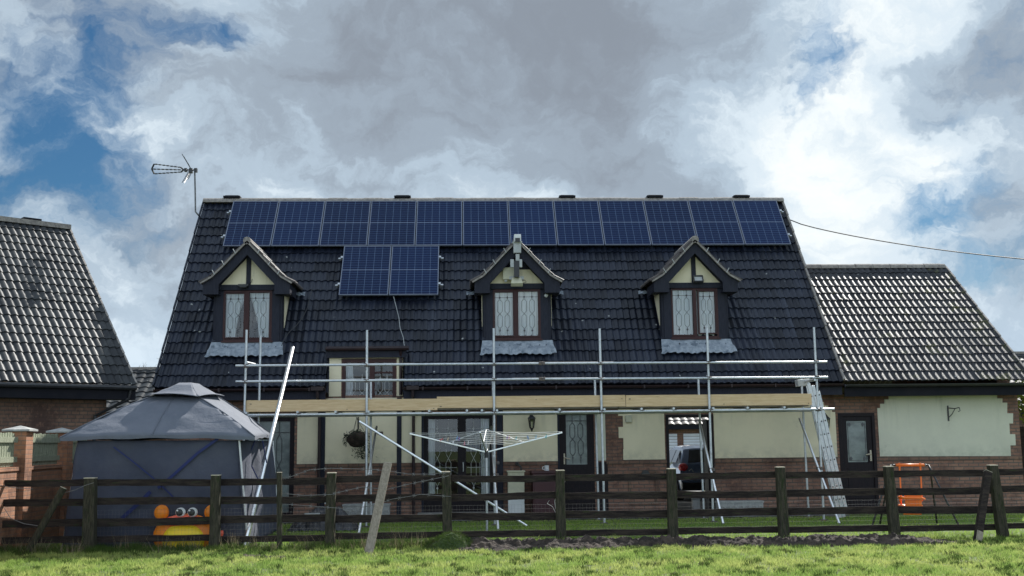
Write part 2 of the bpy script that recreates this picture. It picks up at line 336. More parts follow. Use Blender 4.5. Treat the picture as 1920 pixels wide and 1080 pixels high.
def tile_roof(name, parent, m, O, U, S, width, length, gauge=.32, wave=.15, amp=.030, skip=(), seed=1, lip=.030):
    """pantiled slope: every course is a wavy strip lifted at its lower edge"""
    O = Vector(O); U = Vector(U).normalized(); S = Vector(S).normalized(); N = U.cross(S)
    rg = np.random.default_rng(seed); per = 8; nx = int(round(width/wave))*per; nc = int(round(length/gauge)); g = length/nc
    xs = np.linspace(0, width, nx+1); ph = (np.arange(nx+1) % per)/per
    prof = amp*(.5+.5*np.cos(2*np.pi*ph))**.8 + amp*.55*np.clip(np.sin(2*np.pi*ph), 0, 1)*.6
    tid = (np.arange(nx+1)//(per*2))
    V = []; F = []; UV = []; base = 0
    o = ORG.get(parent.name, Vector()) if parent else Vector()
    for c in range(nc):
        jt = rg.normal(0, .003, tid.max()+1)[tid]; js = rg.normal(0, .005, tid.max()+1)[tid]
        wob = .006*np.sin(xs*.9+c*.7)
        rows = ((c*g+js-.012+wob, prof*1.0-.012+jt, 0), (c*g+js-.012+wob, prof+lip+jt, 0), (c*g+js-.012+wob, prof+lip+jt, .01), (c*g+g*.5+wob, prof+lip*.5+jt*.5, .5), (c*g+g+.02+wob, prof+.0-lip*.05, .98))
        for s_, h_, vv in rows:
            P = np.outer(xs, U) + np.outer(s_, S) + np.outer(h_, N) + np.array(O-o)
            V.append(P); UV.append(np.stack([xs/(wave*2)+.001, np.full(nx+1, c+vv*.98+.01)], 1))
        for k in (0, 2, 3):
            a = base+k*(nx+1)+np.arange(nx); q = np.stack([a, a+1, a+nx+2, a+nx+1], 1)
            keep = np.ones(nx, bool); xm = (xs[:-1]+xs[1:])/2; sm = c*g+g*.5
            for (u0, u1, s0, s1) in skip: keep &= ~((xm > u0) & (xm < u1) & (sm > s0) & (sm < s1))
            F.append(q[keep])
        base += 5*(nx+1)
    V = np.concatenate(V); F = np.concatenate(F); UV = np.concatenate(UV)
    me = bpy.data.meshes.new(name); me.from_pydata(V.tolist(), [], F.tolist()); me.materials.append(m)
    uv = me.uv_layers.new(name='UVMap'); li = np.empty(len(me.loops), np.int32); me.loops.foreach_get('vertex_index', li)
    uv.data.foreach_set('uv', UV[li].astype(np.float32).ravel())
    me.polygons.foreach_set('use_smooth', [True]*len(me.polygons))
    # keep the steps between courses crisp
    try:
        sh = np.zeros(len(me.polygons), bool)
        me.polygons.foreach_get('use_smooth', sh)
    except Exception: pass
    ob = bpy.data.objects.new(name, me); col.objects.link(ob)
    if parent: ob.parent = parent; ORG[ob.name] = o
    return ob

def wall_grid(mb, x0, x1, z0, z1, y0, y1, holes):
    xs = sorted({x0, x1, *[h[0] for h in holes], *[h[1] for h in holes]}); zs = sorted({z0, z1, *[h[2] for h in holes], *[h[3] for h in holes]})
    xs = [x for x in xs if x0 <= x <= x1]; zs = [z for z in zs if z0 <= z <= z1]
    def solid(i, j):
        if i < 0 or j < 0 or i >= len(xs)-1 or j >= len(zs)-1: return False
        cx = (xs[i]+xs[i+1])/2; cz = (zs[j]+zs[j+1])/2
        return not any(h[0] < cx < h[1] and h[2] < cz < h[3] for h in holes)
    for i in range(len(xs)-1):
        for j in range(len(zs)-1):
            if not solid(i, j): continue
            a, b, c, d = xs[i], xs[i+1], zs[j], zs[j+1]
            mb.add([(a,y0,c),(b,y0,c),(b,y0,d),(a,y0,d)], [(0,1,2,3)]); mb.add([(a,y1,c),(b,y1,c),(b,y1,d),(a,y1,d)], [(3,2,1,0)])
            if not solid(i-1, j): mb.add([(a,y0,c),(a,y1,c),(a,y1,d),(a,y0,d)], [(3,2,1,0)])
            if not solid(i+1, j): mb.add([(b,y0,c),(b,y1,c),(b,y1,d),(b,y0,d)], [(0,1,2,3)])
            if not solid(i, j-1): mb.add([(a,y0,c),(b,y0,c),(b,y1,c),(a,y1,c)], [(3,2,1,0)])
            if not solid(i, j+1): mb.add([(a,y0,d),(b,y0,d),(b,y1,d),(a,y1,d)], [(0,1,2,3)])

def came(x0, x1, z0, z1, Y, parent, m='came', r=.0045, cols=2, mid=False):
    """leaded pattern of a pane: two bars with diamonds and chains of long ovals"""
    mb = MB(); w = x1-x0; h = z1-z0; zt = z1-.12*h; zb = z0+.12*h
    mb.tube([(x0, Y, zt), (x1, Y, zt)], r, 4)
    if mid: mb.tube([(x0, Y, z0+.38*h), (x1, Y, z0+.38*h)], r, 4)
    for k in range(cols):
        cx = x0 + w*((k+.75)/(cols+.5)); q = .022
        for z in (zt, zb): mb.prism([(cx, z+.038), (cx+q, z), (cx, z-.038), (cx-q, z)], Y-.006, Y+.004)
        mb.tube([(cx, Y, z1), (cx, Y, zt)], r, 4)
        n = 2; hh = (zt-zb-.08)/n; ow = min(.055, w*.13)
        for i in range(n):
            a = zb+.04+i*hh; b = a+hh
            for sgn in (-1, 1):
                mb.tube([(cx, Y, a), (cx+sgn*ow, Y, a+hh*.18), (cx+sgn*ow, Y, b-hh*.18), (cx, Y, b)], r, 4)
        mb.tube([(cx, Y, zb), (cx, Y, z0)], r, 4)
    return mb.build('leaded_pattern', M[m], parent)
def frame_rect(mb, x0, x1, z0, z1, w, y0, y1):
    mb.box(x0, x0+w, y0, y1, z0, z1); mb.box(x1-w, x1, y0, y1, z0, z1); mb.box(x0+w, x1-w, y0, y1, z0, z0+w); mb.box(x0+w, x1-w, y0, y1, z1-w, z1)
M['plastic_mast'] = mat('weathered mast', (.10, .10, .11), (.20, .20, .20), .6, .3, scale=12)
# ================================================================== MAIN HOUSE
XL, XR = -6.554, 8.239
house = thing('brick_house', 'long brick and cream house with dark tiled roof, three dormers and solar panels', 'house', (0, 4, 0))
PASS = (4.42, 5.42, 0.0, 2.13); PAT = (-.88, .64, .12, 2.22); DR2 = (2.06, 2.82, .12, 2.27); SL = (-4.75, -3.66, .08, 2.22)
w = MB(); wall_grid(w, -6.40, 8.16, 0, 2.66, 0, .3, [PASS, PAT, DR2, SL])
wall_grid(w, -2.93, -1.33, 2.66, 3.60, 0, .3, [(-2.65, -1.49, 2.2, 3.44)])
BY = 7.3
back = MB(); wall_grid(back, -6.40, 8.16, 0, 2.66, BY, BY+.3, [(3.52, 7.69, -.01, 2.5)])
for x0, x1 in ((-6.40, -6.10), (7.86, 8.16)):
    w.prismx([(.3, 0), (BY, 0), (BY, 2.66), (BY-.02, 2.9), (3.5, 7.55), (.3-.02, 3.1), (.3, 2.66)], x0, x1)
w.v += back.v and []; n = len(w.v); w.v += back.v; w.f += [[n+i for i in f] for f in back.f]
w.build('wall', M['brick'], house)
# rooms behind the doors and windows
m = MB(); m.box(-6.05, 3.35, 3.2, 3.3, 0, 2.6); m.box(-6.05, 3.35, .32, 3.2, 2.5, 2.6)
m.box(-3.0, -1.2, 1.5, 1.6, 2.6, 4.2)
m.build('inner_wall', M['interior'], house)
m = MB(); m.box(3.35, 3.5, .32, BY-.02, 0, 2.6); m.box(7.7, 7.84, .32, BY-.02, 0, 2.58); m.box(3.5, 7.7, .32, BY-.02, 2.56, 2.62); m.build('garage_lining', M['plastic_white'], house)
# roof
tile_roof('roof', house, M['tile'], Vector((XL, YE, ZE))-RN*.05, (1, 0, 0), RS, XR-XL, RLEN, gauge=.33, skip=[(3.58, 5.27, -1, .98)], seed=3)
Bk = MB(); e = .11
sk = lambda u0, u1, s0, s1: Bk.add([Vector((u0, YE, ZE))+RS*s0-RN*e, Vector((u1, YE, ZE))+RS*s0-RN*e, Vector((u1, YE, ZE))+RS*s1-RN*e, Vector((u0, YE, ZE))+RS*s1-RN*e], [(0, 1, 2, 3)])
sk(XL+.02, -2.97, 0, RLEN); sk(-1.29, XR-.02, 0, RLEN); sk(-2.97, -1.29, .98, RLEN)
Bk.build('roof_felt', M['fascia_black'], house)
SB = Vector((0, -RS.y, RS.z))
tile_roof('roof', house, M['tile'], (XR, 2*YR-YE, ZE), (-1, 0, 0), SB, XR-XL, RLEN, gauge=.33, seed=4)
# ridge
m = MB(); x = XL-.02; k = 0
while x < XR:
    L = min(.45, XR+.02-x); dz = rnd.uniform(-.006, .006); r0 = .125 + (.006 if k % 2 else 0)
    pts = [(YR+r0*1.05*math.cos(a), ZR-.05+dz+r0*math.sin(a)) for a in [math.pi*i/8 for i in range(9)]]
    m.prismx(pts, x, x+L+.015); x += L; k += 1
m.build('ridge', M['mortar'], house)
for pxl in (436, 755, 1063, 1227, 1389):
    p = OY(pxl, 373, YR); m = MB(); m.box(p.x-.21, p.x+.21, YR-.13, YR+.13, ZR+.06, ZR+.115); m.box(p.x-.17, p.x+.17, YR-.10, YR+.10, ZR+.115, ZR+.13)
    m.build('ridge_vent', M['fascia_black'], house, bevel=.01)
# verges
for X, mm, ww in ((XR+.015, 'mortar', .045), (XL-.02, 'tile', .035)):
    m = MB()
    for i in range(19):
        a = Vector((X, YE, ZE))+RS*(i*RLEN/19)+RN*(.03+.012*(i % 2)); b = Vector((X, YE, ZE))+RS*((i+1)*RLEN/19-.01)+RN*(.012+.012*(i % 2)); m.beam(a, b, ww, .05, RN)
    m.build('verge', M[mm], house)
    m = MB(); X2 = X - math.copysign(.03, X); m.beam(Vector((X2, YE, ZE))-RN*.12, Vector((X2, YE, ZE))+RS*RLEN-RN*.12, .03, .2, RN); m.build('barge_board', M['fascia_black'], house)
# eaves
for x0, x1 in ((XL, -2.96), (-1.30, XR-.02)):
    m = MB(); m.box(x0, x1, -.40, -.375, 2.56, 2.80); m.build('fascia', M['timber_dark'], house)
    m = MB(); m.box(x0, x1, -.375, 0, 2.60, 2.62); m.build('soffit', M['frame_dark'], house)
    m = MB(); pts = [(-.475+.062*math.cos(a), 2.80+.062*math.sin(a)) for a in [math.pi+math.pi*i/8 for i in range(9)]] + [(-.475+.055*math.cos(a), 2.80+.055*math.sin(a)) for a in [2*math.pi-math.pi*i/8 for i in range(9)]]
    m.prismx(pts, x0, x1); g = m.build('gutter', M['gutter'], house, smooth=False)
    q = x0+.4
    mb = MB()
    while q < x1: mb.box(q, q+.035, -.545, -.40, 2.735, 2.81); q += .95
    build_each(mb, 'gutter_bracket', M['gutter'], g)
# rainwater outlets beside the wall window
for X in (-3.12, -1.10):
    m = MB(); m.box(X-.13, X+.13, -.55, -.40, 2.745, 2.83); m.tube([(X, -.475, 2.74), (X, -.475, 2.62), (X, -.10, 2.45), (X, -.075, 2.30), (X, -.075, .1)], .034, 8); m.build('downpipe', M['gutter'], house)
# wall window that breaks the eave
m = MB(); m.prism([(-2.93, 2.64), (-2.67, 2.64), (-2.67, 3.46), (-1.47, 3.46), (-1.47, 2.64), (-1.33, 2.64), (-1.33, 3.60), (-2.93, 3.60)], -.018, 0); m.build('render_panel', M['cream'], house)
for X in (-2.95, -1.31):
    m = MB(); m.prismx([(0, 2.62), (0, 3.62), (roofY(3.62)+.1, 3.62), (YE+.2, 2.72)], X-.02, X+.02); m.build('cheek', M['timber_dark'], house)
m = MB(); m.box(-3.0, -1.26, -.10, -.07, 3.47, 3.62); m.box(-3.0, -1.26, -.07, .25, 3.60, 3.62); m.build('fascia', M['timber_dark'], house)
m = MB(); m.tube([(-3.0, -.15, 3.665), (-1.2, -.15, 3.665)], .05, 8); m.build('gutter', M['gutter'], house)
m = MB(); m.tube([(-1.38, -.12, 3.62), (-1.38, -.05, 3.45), (-1.38, -.05, 2.66)], .035, 8); m.build('downpipe', M['gutter'], house)
wn = MB(); frame_rect(wn, -2.65, -1.49, 2.2, 3.44, .07, -.015, .06); wn.box(-2.06, -1.95, -.012, .06, 2.27, 3.37); wn.box(-1.95, -1.56, -.01, .05, 3.13, 3.17)
win = wn.build('window', M['frame_brown'], house)
for a, b in ((-2.58, -2.06), (-1.95, -1.56)):
    g = MB(); g.add([(a, .03, 2.27), (b, .03, 2.27), (b, .03, 3.37), (a, .03, 3.37)], [(0, 1, 2, 3)]); g.build('pane', M['glass'], win)
    came(a+.01, b-.01, 2.30, 3.12, .02, win, 'plastic_grey', .006, mid=True)
cu = MB(); cu.grid(lambda u, v: Vector((-2.6+u*.17, .12+.02*math.sin(u*30), 2.25+v*1.1)), 24, 1); cu.build('curtain', M['curtain'], win)

# cream render and timber framing
def panel(pts, m='cream', par=None, name='render_panel', y0=-.016, y1=.0):
    P = [OY(x, y, y0) for x, y in pts]; mb = MB(); mb.prism([(p.x, p.z) for p in P], y0, y1); return mb.build(name, M[m], par or house)
zt = 2.60
def zpoly(pts, m='cream', par=None):
    mb = MB(); mb.prism(pts, -.016, 0); return mb.build('render_panel', M[m], par or house)
zpoly([(-3.60, 1.20), (-3.09, 1.20), (-3.09, zt), (-3.60, zt)]); zpoly([(-3.01, 1.20), (-1.45, 1.20), (-1.45, zt), (-3.01, zt)]); zpoly([(-1.37, 1.20), (-.93, 1.20), (-.93, zt), (-1.37, zt)])
for X in (-3.05, -1.41): m = MB(); m.box(X-.05, X+.05, -.035, 0, 0, 2.6); m.build('timber_post', M['timber_dark'], house)
zpoly([(.84, 1.20), (2.02, 1.20), (2.02, zt), (.84, zt)]); zpoly([(2.87, 1.20), (3.07, 1.20), (3.07, zt), (2.87, zt)], 'cream_green')
zpoly([(3.45, 1.21), (4.37, 1.21), (4.37, 2.42), (4.37, zt), (3.36, zt), (3.36, 2.16), (3.46, 2.16), (3.46, 1.92), (3.36, 1.92), (3.36, 1.68), (3.46, 1.68), (3.46, 1.44), (3.45, 1.44)])
zpoly([(5.46, 1.22), (8.17, 1.22), (8.17, 2.2), (8.10, 2.2), (8.10, 2.27), (8.02, 2.27), (8.02, 2.34), (7.93, 2.34), (7.93, 2.42), (7.84, 2.42), (7.84, zt), (5.60, zt), (5.60, 2.42), (5.46, 2.42)])
m = MB()
for a, b in ((-3.66, -3.60), (.76, .83), (2.85, 3.10)): pass
for x0, x1, z0, z1 in ((.70, .83, 0, 2.6), (-.93, -.88, 0, 2.6), (2.02, 2.06, 0, 2.6)): m.box(x0, x1, -.03, 0, z0, z1)
build_each(m, 'timber_post', M['timber_dark'], house)
m = MB(); m.box(2.87, 3.10, -.02, 0, .1, 1.17); m.build('base_panel', M['frame_dark'], house)
# soldier course above plinth
m = MB()
for x0, x1 in ((-3.60, -.93), (.84, 2.02), (3.08, 4.40), (5.46, 8.16)): m.box(x0, x1, -.022, 0, 1.12, 1.195)
build_each(m, 'plinth_course', M['brick_dark'], house)
# patio doors
fr = MB(); frame_rect(fr, PAT[0], PAT[1], PAT[2], PAT[3], .09, .02, .09)
for X in (-.06, ): fr.box(X-.09, X+.09, .01, .08, .2, 2.14)
fr.box(-.80, .55, .03, .08, .21, .42); pd = fr.build('patio_door', M['frame_dark'], house)
for a, b in ((-.79, -.15), (.03, .55)):
    g = MB(); g.add([(a, .05, .42), (b, .05, .42), (b, .05, 2.14), (a, .05, 2.14)], [(0, 1, 2, 3)]); g.build('pane', M['glass'], pd); came(a+.02, b-.02, .45, 2.12, .04, pd, 'plastic_grey', .005, mid=True)
g = MB(); g.grid(lambda u, v: Vector((-.78+u*.14, .14+.015*math.sin(u*25), .2+v*1.95)), 20, 1); g.grid(lambda u, v: Vector((.36+u*.19, .14+.015*math.sin(u*25), .2+v*1.95)), 20, 1); g.build('curtain', M['curtain'], pd)
m = MB(); m.tube([(-.03, -.03, 1.0), (-.03, -.03, 1.2)], .012, 6); m.build('handle', M['plastic_grey'], pd)
m = MB(); m.box(-1.0, .75, -.42, -.02, .0, .15); m.build('door_step', M['concrete'], house, bevel=.01)
# glazed kitchen door
fr = MB(); frame_rect(fr, DR2[0], DR2[1], DR2[2], DR2[3], .07, .02, .09); fr.box(2.13, 2.75, .03, .07, .19, 1.12); fr.box(2.13, 2.21, .03, .07, 1.12, 2.2); fr.box(2.67, 2.75, .03, .07, 1.12, 2.2)
fr.box(2.22, 2.66, .02, .03, .3, .62); fr.box(2.22, 2.66, .02, .03, .70, 1.03)
d2 = fr.build('door', M['frame_dark'], house); d2['label'] = 'dark half glazed door with gold handle'
g = MB(); g.add([(2.21, .05, 1.12), (2.67, .05, 1.12), (2.67, .05, 2.2), (2.21, .05, 2.2)], [(0, 1, 2, 3)]); g.build('pane', M['obscure'], d2); came(2.22, 2.66, 1.14, 2.19, .035, d2, 'came', .006)
m = MB(); m.box(2.15, 2.18, .005, .03, 1.13, 1.36); m.tube([(2.165, .02, 1.27), (2.165, -.03, 1.27), (2.29, -.03, 1.24)], .011, 6); m.build('handle', M['cut_end'], d2)
m = MB(); m.box(1.98, 3.0, -.45, -.02, 0, .14); m.build('door_step', M['concrete'], house, bevel=.01)
# left sliding door, mostly behind the tent
fr = MB(); frame_rect(fr, SL[0], SL[1], SL[2], SL[3], .10, .02, .09); ds = fr.build('patio_door', M['frame_dark'], house)
g = MB(); g.add([(-4.65, .05, .18), (-3.76, .05, .18), (-3.76, .05, 2.12), (-4.65, .05, 2.12)], [(0, 1, 2, 3)]); g.build('pane', M['obscure'], ds); came(-4.2, -3.78, .25, 2.1, .035, ds, 'came', .006, cols=1)
# open passage door frame
fr = MB(); fr.box(4.40, 4.46, -.03, .10, 0, 2.17); fr.box(5.38, 5.44, -.03, .10, 0, 2.17); fr.box(4.40, 5.44, -.034, .10, 2.11, 2.17); fr.build('door_frame', M['frame_dark'], house)
dd = MB(); dd.beam((5.40, .32, 1.04), (5.46, 1.0, 1.04), 2.05, .05, (1, 0, 0)); dd.build('door', M['frame_dark'], house)
# built-in brick hatch with round flue
m = MB(); frame_rect(m, 3.55, 4.20, .25, .98, .06, -.03, 0); m.build('wall_hatch', M['brick_dark'], house)
m = MB(); m.tube([(3.92, -.05, .90), (3.92, 0, .90)], .09, 14); m.build('flue', M['black'], house)

# ------------------------------------------------------------------ dormers
def dormer(cx, flip, kind):
    T = Matrix.Translation((cx, 0, 0)) @ Matrix.Diagonal((-1 if flip else 1, 1, 1, 1))
    FY = .40
    c = MB(T)
    c.prism([(-.75, 3.82), (-.50, 3.82), (-.50, 5.03), (-.75, 5.03)], FY, FY+.05); c.prism([(.50, 3.82), (.75, 3.82), (.75, 5.03), (.50, 5.03)], FY, FY+.05)
    c.box(-.50, .50, FY, FY+.05, 3.82, 3.93); c.prism([(-.75, 5.03), (.75, 5.03), (.75, 5.2), (0, 6.0), (-.75, 5.2)], FY, FY+.05)
    for sx in (-1, 1):
        c.box(min(sx*.50, sx*.70), max(sx*.50, sx*.70), FY-.025, FY, 3.86, 5.0)
    D = c.build('dormer', M['timber_dark'], house)
    # cheeks
    m = MB(T)
    for sx in (-1, 1):
        X = sx*.755; m.prismx([(FY+.05, 3.86), (FY+.05, 5.25), (roofY(5.25)+.1, 5.25), (roofY(3.86)+.1, 3.86)], X-.02, X+.02)
    build_each(m, 'cheek', M['timber_dark'], D)
    m = MB(T)
    for sx in (-1, 1):
        X = sx*.782; m.prismx([(FY+.12, 4.20), (FY+.12, 5.10), (roofY(5.10)-.12, 5.10)], X-.006, X+.006)
    build_each(m, 'render_panel', M['cream'], D)
    # gable cladding
    m = MB(T); m.box(-.66, .66, FY-.05, FY, 5.03, 5.15); m.box(-.05, .05, FY-.045, FY, 5.15, 5.82); m.build('gable_timber', M['timber_dark'], D)
    for sx in (-1, 1):
        m = MB(T); p = [(sx*.05, 5.15), (sx*.60, 5.15), (sx*.05, 5.75)]
        if kind == 2: p = [(sx*.05, 5.15), (sx*.60, 5.15), (sx*.30, 5.47), (sx*.05, 5.47)]
        m.prism(p if sx < 0 else p[::-1], FY-.02, FY); m.build('render_panel', M['cream'], D)
    # barge board: two swept halves
    for sx in (-1, 1):
        m = MB(T); prof = [(0, 6.04), (.30, 5.73), (.55, 5.46), (.72, 5.30), (.84, 5.22), (.95, 5.16), (.95, 4.91), (.61, 4.91), (.61, 5.13), (.30, 5.46), (0, 5.79)]
        p = [(sx*a, b) for a, b in prof]; m.prism(p if sx < 0 else p[::-1], .15, .19); m.box(min(sx*.61, sx*.95), max(sx*.61, sx*.95), .19, .62, 4.91, 4.94); m.box(min(sx*.93, sx*.95), max(sx*.93, sx*.95), .19, 1.1, 4.92, 5.14)
        m.build('barge_board', M['timber_dark'], D)
    # tiled slopes
    pr = [(0, 6.10), (.28, 5.81), (.54, 5.53), (.76, 5.31), (1.0, 5.17)]
    for sx in (-1, 1):
        m = MB(T)
        for i in range(len(pr)-1):
            a, b = pr[i], pr[i+1]; yb = roofY((a[1]+b[1])/2)+.25; y = .10; k = 0
            L = math.hypot(b[0]-a[0], b[1]-a[1]); nx, nz = -(b[1]-a[1])/L*1, (b[0]-a[0])/L
            while y < yb:
                j = rnd.uniform(-.006, .006); t = .028
                A = Vector((a[0]-.01, 0, a[1]+j)); B = Vector((b[0]+.03*(b[0]-a[0])/L, 0, b[1]+.03*(b[1]-a[1])/L+j)); Nn = Vector((nx, 0, nz))
                q = [A, B+Nn*.012, B+Nn*(.012+t), A+Nn*t]
                pts = [(sx*p.x, p.z) for p in q]
                m.prism(pts if sx < 0 else pts[::-1], y, y+.145)
                # roll of the tile
                m.tube([(sx*(A.x+Nn.x*.03), y+.15, A.z+Nn.z*.03), (sx*(B.x+Nn.x*.045), y+.15, B.z+Nn.z*.045)], .028, 6)
                y += .15; k += 1
        m.build('dormer_roof', M['tile_brown'], D)
        # mortar verge with clips at the front edge
        m = MB(T)
        for i in range(len(pr)-1):
            a, b = pr[i], pr[i+1]; m.beam((sx*a[0], .105, a[1]-.022), (sx*b[0], .105, b[1]-.022), .05, .035, (sx*.6, 0, .8))
        m.build('verge', M['mortar'], D)
        m = MB(T)
        for t in (.25, .52, .78):
            i = t*3.4; i0 = int(i); f = i-i0; a, b = pr[i0], pr[i0+1]; X = a[0]+(b[0]-a[0])*f; Z = a[1]+(b[1]-a[1])*f
            m.beam((sx*X, .07, Z-.05), (sx*(X+.06), .07, Z+.055), .014, .02, (0, 1, 0))
        build_each(m, 'verge_clip', M['plastic_grey'], D)
    m = MB(T); m.tube([(0, .08, 6.10), (0, 2.2, 6.10)], .085, 10); m.build('ridge', M['mortar'], D)
    # lead apron dressed over the tiles and side soakers
    m = MB(T)
    def ap(u, v):
        x = -.80-.04*(1-v)+u*(1.60+.08*(1-v)); 
        if v > .55: 
            t = (v-.55)/.45; return Vector((x*.98, FY-.035-.10*(1-t)+.004*math.sin(x*13), 3.745+.125*t))
        t = v/.55; z = 3.51+.17*t; h = .045+.016*math.sin(x*42+.8*math.sin(x*5))*(1-t*.5)+.010*math.sin(x*17)
        return Vector((x+.01*math.sin(x*31+t*4), roofY(z)-h*.78-.01, z+h*.63+.010*math.sin(x*9)*(1-t)))
    m.grid(ap, 90, 9); m.build('lead_flashing', M['lead'], D, smooth=True)
    m = MB(T)
    for sx in (-1, 1):
        P = Vector((sx*1.02, roofY(5.02), 5.02)); m.grid(lambda u, v: P+Vector((sx*(u-.5)*.22, 0, 0))+RS*((v-.5)*.10)+RN*(.06+.015*math.sin(u*11+v*5)), 10, 4)
    build_each(m, 'lead_flashing', M['lead'], D, smooth=True)
    # window
    if kind == 3: L = ((-.50, -.04, 3.97, 4.985), (.10, .46, 4.01, 4.95)); mull = (-.04, .04)
    else: L = ((-.51, -.09, 3.98, 4.95), (.03, .47, 3.97, 4.97)); mull = (-.09, .03)
    m = MB(T); frame_rect(m, -.53, .53, 3.90, 5.02, .035, FY-.03, FY+.05); m.box(mull[0], mull[1], FY-.03, FY+.05, 3.935, 4.985)
    for a, b, z0, z1 in L:
        frame_rect(m, a-.03, b+.03, z0-.03, z1+.03, .03, FY-.045 if kind == 3 and a > 0 else FY-.035, FY+.03)
    m.box(.49, .53, FY-.028, FY+.05, 3.93, 5.0)
    W = m.build('window_frame', M['frame_brown'], D, bevel=.004)
    m = MB(T); m.box(-.56, .56, FY-.07, FY-.028, 3.86, 3.90); m.build('sill', M['frame_brown'], D)
    for a, b, z0, z1 in L:
        m = MB(T); m.add([(a, FY, z0), (b, FY, z0), (b, FY, z1), (a, FY, z1)], [(0, 1, 2, 3)]); m.build('pane', M['glass'], D)
    cm = came
    for a, b, z0, z1 in L:
        aa, bb = ((-b, -a) if flip else (a, b)); came(cx+aa, cx+bb, z0, z1, FY-.006, D, 'came' , .0042)
    m = MB(T)
    if kind == 1:       # pair of tied back curtains
        for sx, x0, x1 in ((1, -.51, -.06), (-1, .47, .0)):
            def P(u, v, x0=x0, x1=x1):
                w_ = (x1-x0)*(.50+.50*v**1.5); x = x0+w_*u; return Vector((x, FY+.07+.015*math.sin(u*38+v*2), 3.95+v*1.05))
            m.grid(P, 50, 14)
    else:
        m.grid(lambda u, v: Vector((-.52+1.04*u, FY+.06+.012*math.sin(u*95)+.006*math.sin(u*41+v), 3.95+v*1.05)), 120, 2)
    m.build('curtain', M['curtain'], D, smooth=True)
    m = MB(T); m.box(-.72, .72, FY+.9, FY+.92, 3.86, 5.2); m.build('inner_wall', M['interior'], D)
    return D
D1 = dormer(-4.79, False, 1); D2 = dormer(1.19, False, 2); D3 = dormer(5.21, False, 3)

# ================================================================== ANNEX
annex = thing('brick_annex', 'lower brick annex with mossy grey tiled roof at the right end of the long house', 'annex', (10.3, 3.5, 0))
AX0, AX1 = 8.27, 12.43; AZR = 6.0; AS = Vector((0, YR-YE, AZR-2.85)); AL = AS.length; AS.normalize()
w = MB(); wall_grid(w, 8.162, 12.31, 0, 2.62, .003, .3, [(8.23, 9.05, .14, 2.17)]); wall_grid(w, 8.162, 12.31, 0, 2.6, 7.0, 7.3, [])
w.prismx([(.3, 0), (7.0, 0), (7.0, 2.62), (3.5, 5.8), (.3, 2.95)], 12.01, 12.31); w.build('wall', M['brick'], annex)
tile_roof('roof', annex, M['tile_annex'], (AX0, YE, 2.85), (1, 0, 0), AS, AX1-AX0, AL, gauge=.335, seed=11, lip=.018, amp=.026)
tile_roof('roof', annex, M['tile_annex'], (AX1, 2*YR-YE, 2.85), (-1, 0, 0), (0, -AS.y, AS.z), AX1-AX0, AL, gauge=.335, seed=12)
m = MB(); x = AX0
while x < AX1-.05:
    L = min(.45, AX1-x); r0 = .12+rnd.uniform(0, .01); m.prismx([(YR+r0*math.cos(a), AZR-.05+r0*math.sin(a)) for a in [math.pi*i/8 for i in range(9)]], x, x+L-.012); x += L
m.build('ridge', M['mortar'], annex)
m = MB(); AN = Vector((0, -AS.z, AS.y))
for i in range(15):
    a = Vector((AX1+.01, YE, 2.85))+AS*(i*AL/15)+AN*(.03+.01*(i % 2)); m.beam(a, a+AS*(AL/15-.012)-AN*.015, .04, .05, AN)
m.build('verge', M['mortar'], annex)
m = MB(); m.box(AX0, AX1, -.40, -.375, 2.52, 2.79); m.build('fascia', M['fascia_black'], annex)
m = MB(); m.box(AX0, AX1, -.375, .003, 2.58, 2.60); m.build('soffit', M['fascia_black'], annex)
m = MB(); pts = [(-.475+.062*math.cos(a), 2.78+.062*math.sin(a)) for a in [math.pi+math.pi*i/8 for i in range(9)]] + [(-.475+.055*math.cos(a), 2.78+.055*math.sin(a)) for a in [2*math.pi-math.pi*i/8 for i in range(9)]]
m.prismx(pts, AX0, AX1); m.build('gutter', M['black'], annex)
pts = [(1648, 856), (1641, 765), (1650, 765), (1650, 757), (1658, 757), (1658, 749), (1666, 749), (1666, 742), (1869, 740), (1869, 747), (1879, 747), (1879, 755), (1888, 755), (1888, 775), (1899, 775), (1899, 794), (1892, 794), (1893, 814), (1903, 814), (1904, 835), (1894, 835), (1895, 855)]
P = [OY(x, y, 0) for x, y in pts]; xz = []
for p in P: xz.append((p.x, p.z))
xz[0] = (9.12, 1.22); xz[1] = (9.12, xz[1][1]); 
mb = MB(); mb.prism(xz, -.014, .003); mb.build('render_panel', M['cream_green'], annex)
m = MB(); m.box(9.05, 12.31, -.012, .003, 1.12, 1.20); m.build('plinth_course', M['brick_dark'], annex)
fr = MB(); frame_rect(fr, 8.23, 9.05, .14, 2.17, .07, -.01, .08); fr.box(8.30, 8.98, .02, .06, .21, 1.10); fr.box(8.30, 8.42, .02, .06, 1.10, 2.10); fr.box(8.86, 8.98, .02, .06, 1.10, 2.10); fr.box(8.42, 8.86, .02, .06, 2.0, 2.10)
fr.box(8.40, 8.88, .01, .02, .32, .98)
d = fr.build('door', M['frame_dark'], annex, bevel=.004)
g = MB(); g.add([(8.42, .04, 1.10), (8.86, .04, 1.10), (8.86, .04, 2.0), (8.42, .04, 2.0)], [(0, 1, 2, 3)]); g.build('pane', M['obscure'], d)
mb = MB()
for X in (8.49, 8.79):
    for Z in (1.18, 1.92): mb.prism([(X, Z+.05), (X+.035, Z), (X, Z-.05), (X-.035, Z)], .03, .037)
mb.tube([(8.45, .035, 1.14), (8.83, .035, 1.14), (8.83, .035, 1.96), (8.45, .035, 1.96), (8.45, .035, 1.14)], .005, 4); mb.build('leaded_pattern', M['came'], d)
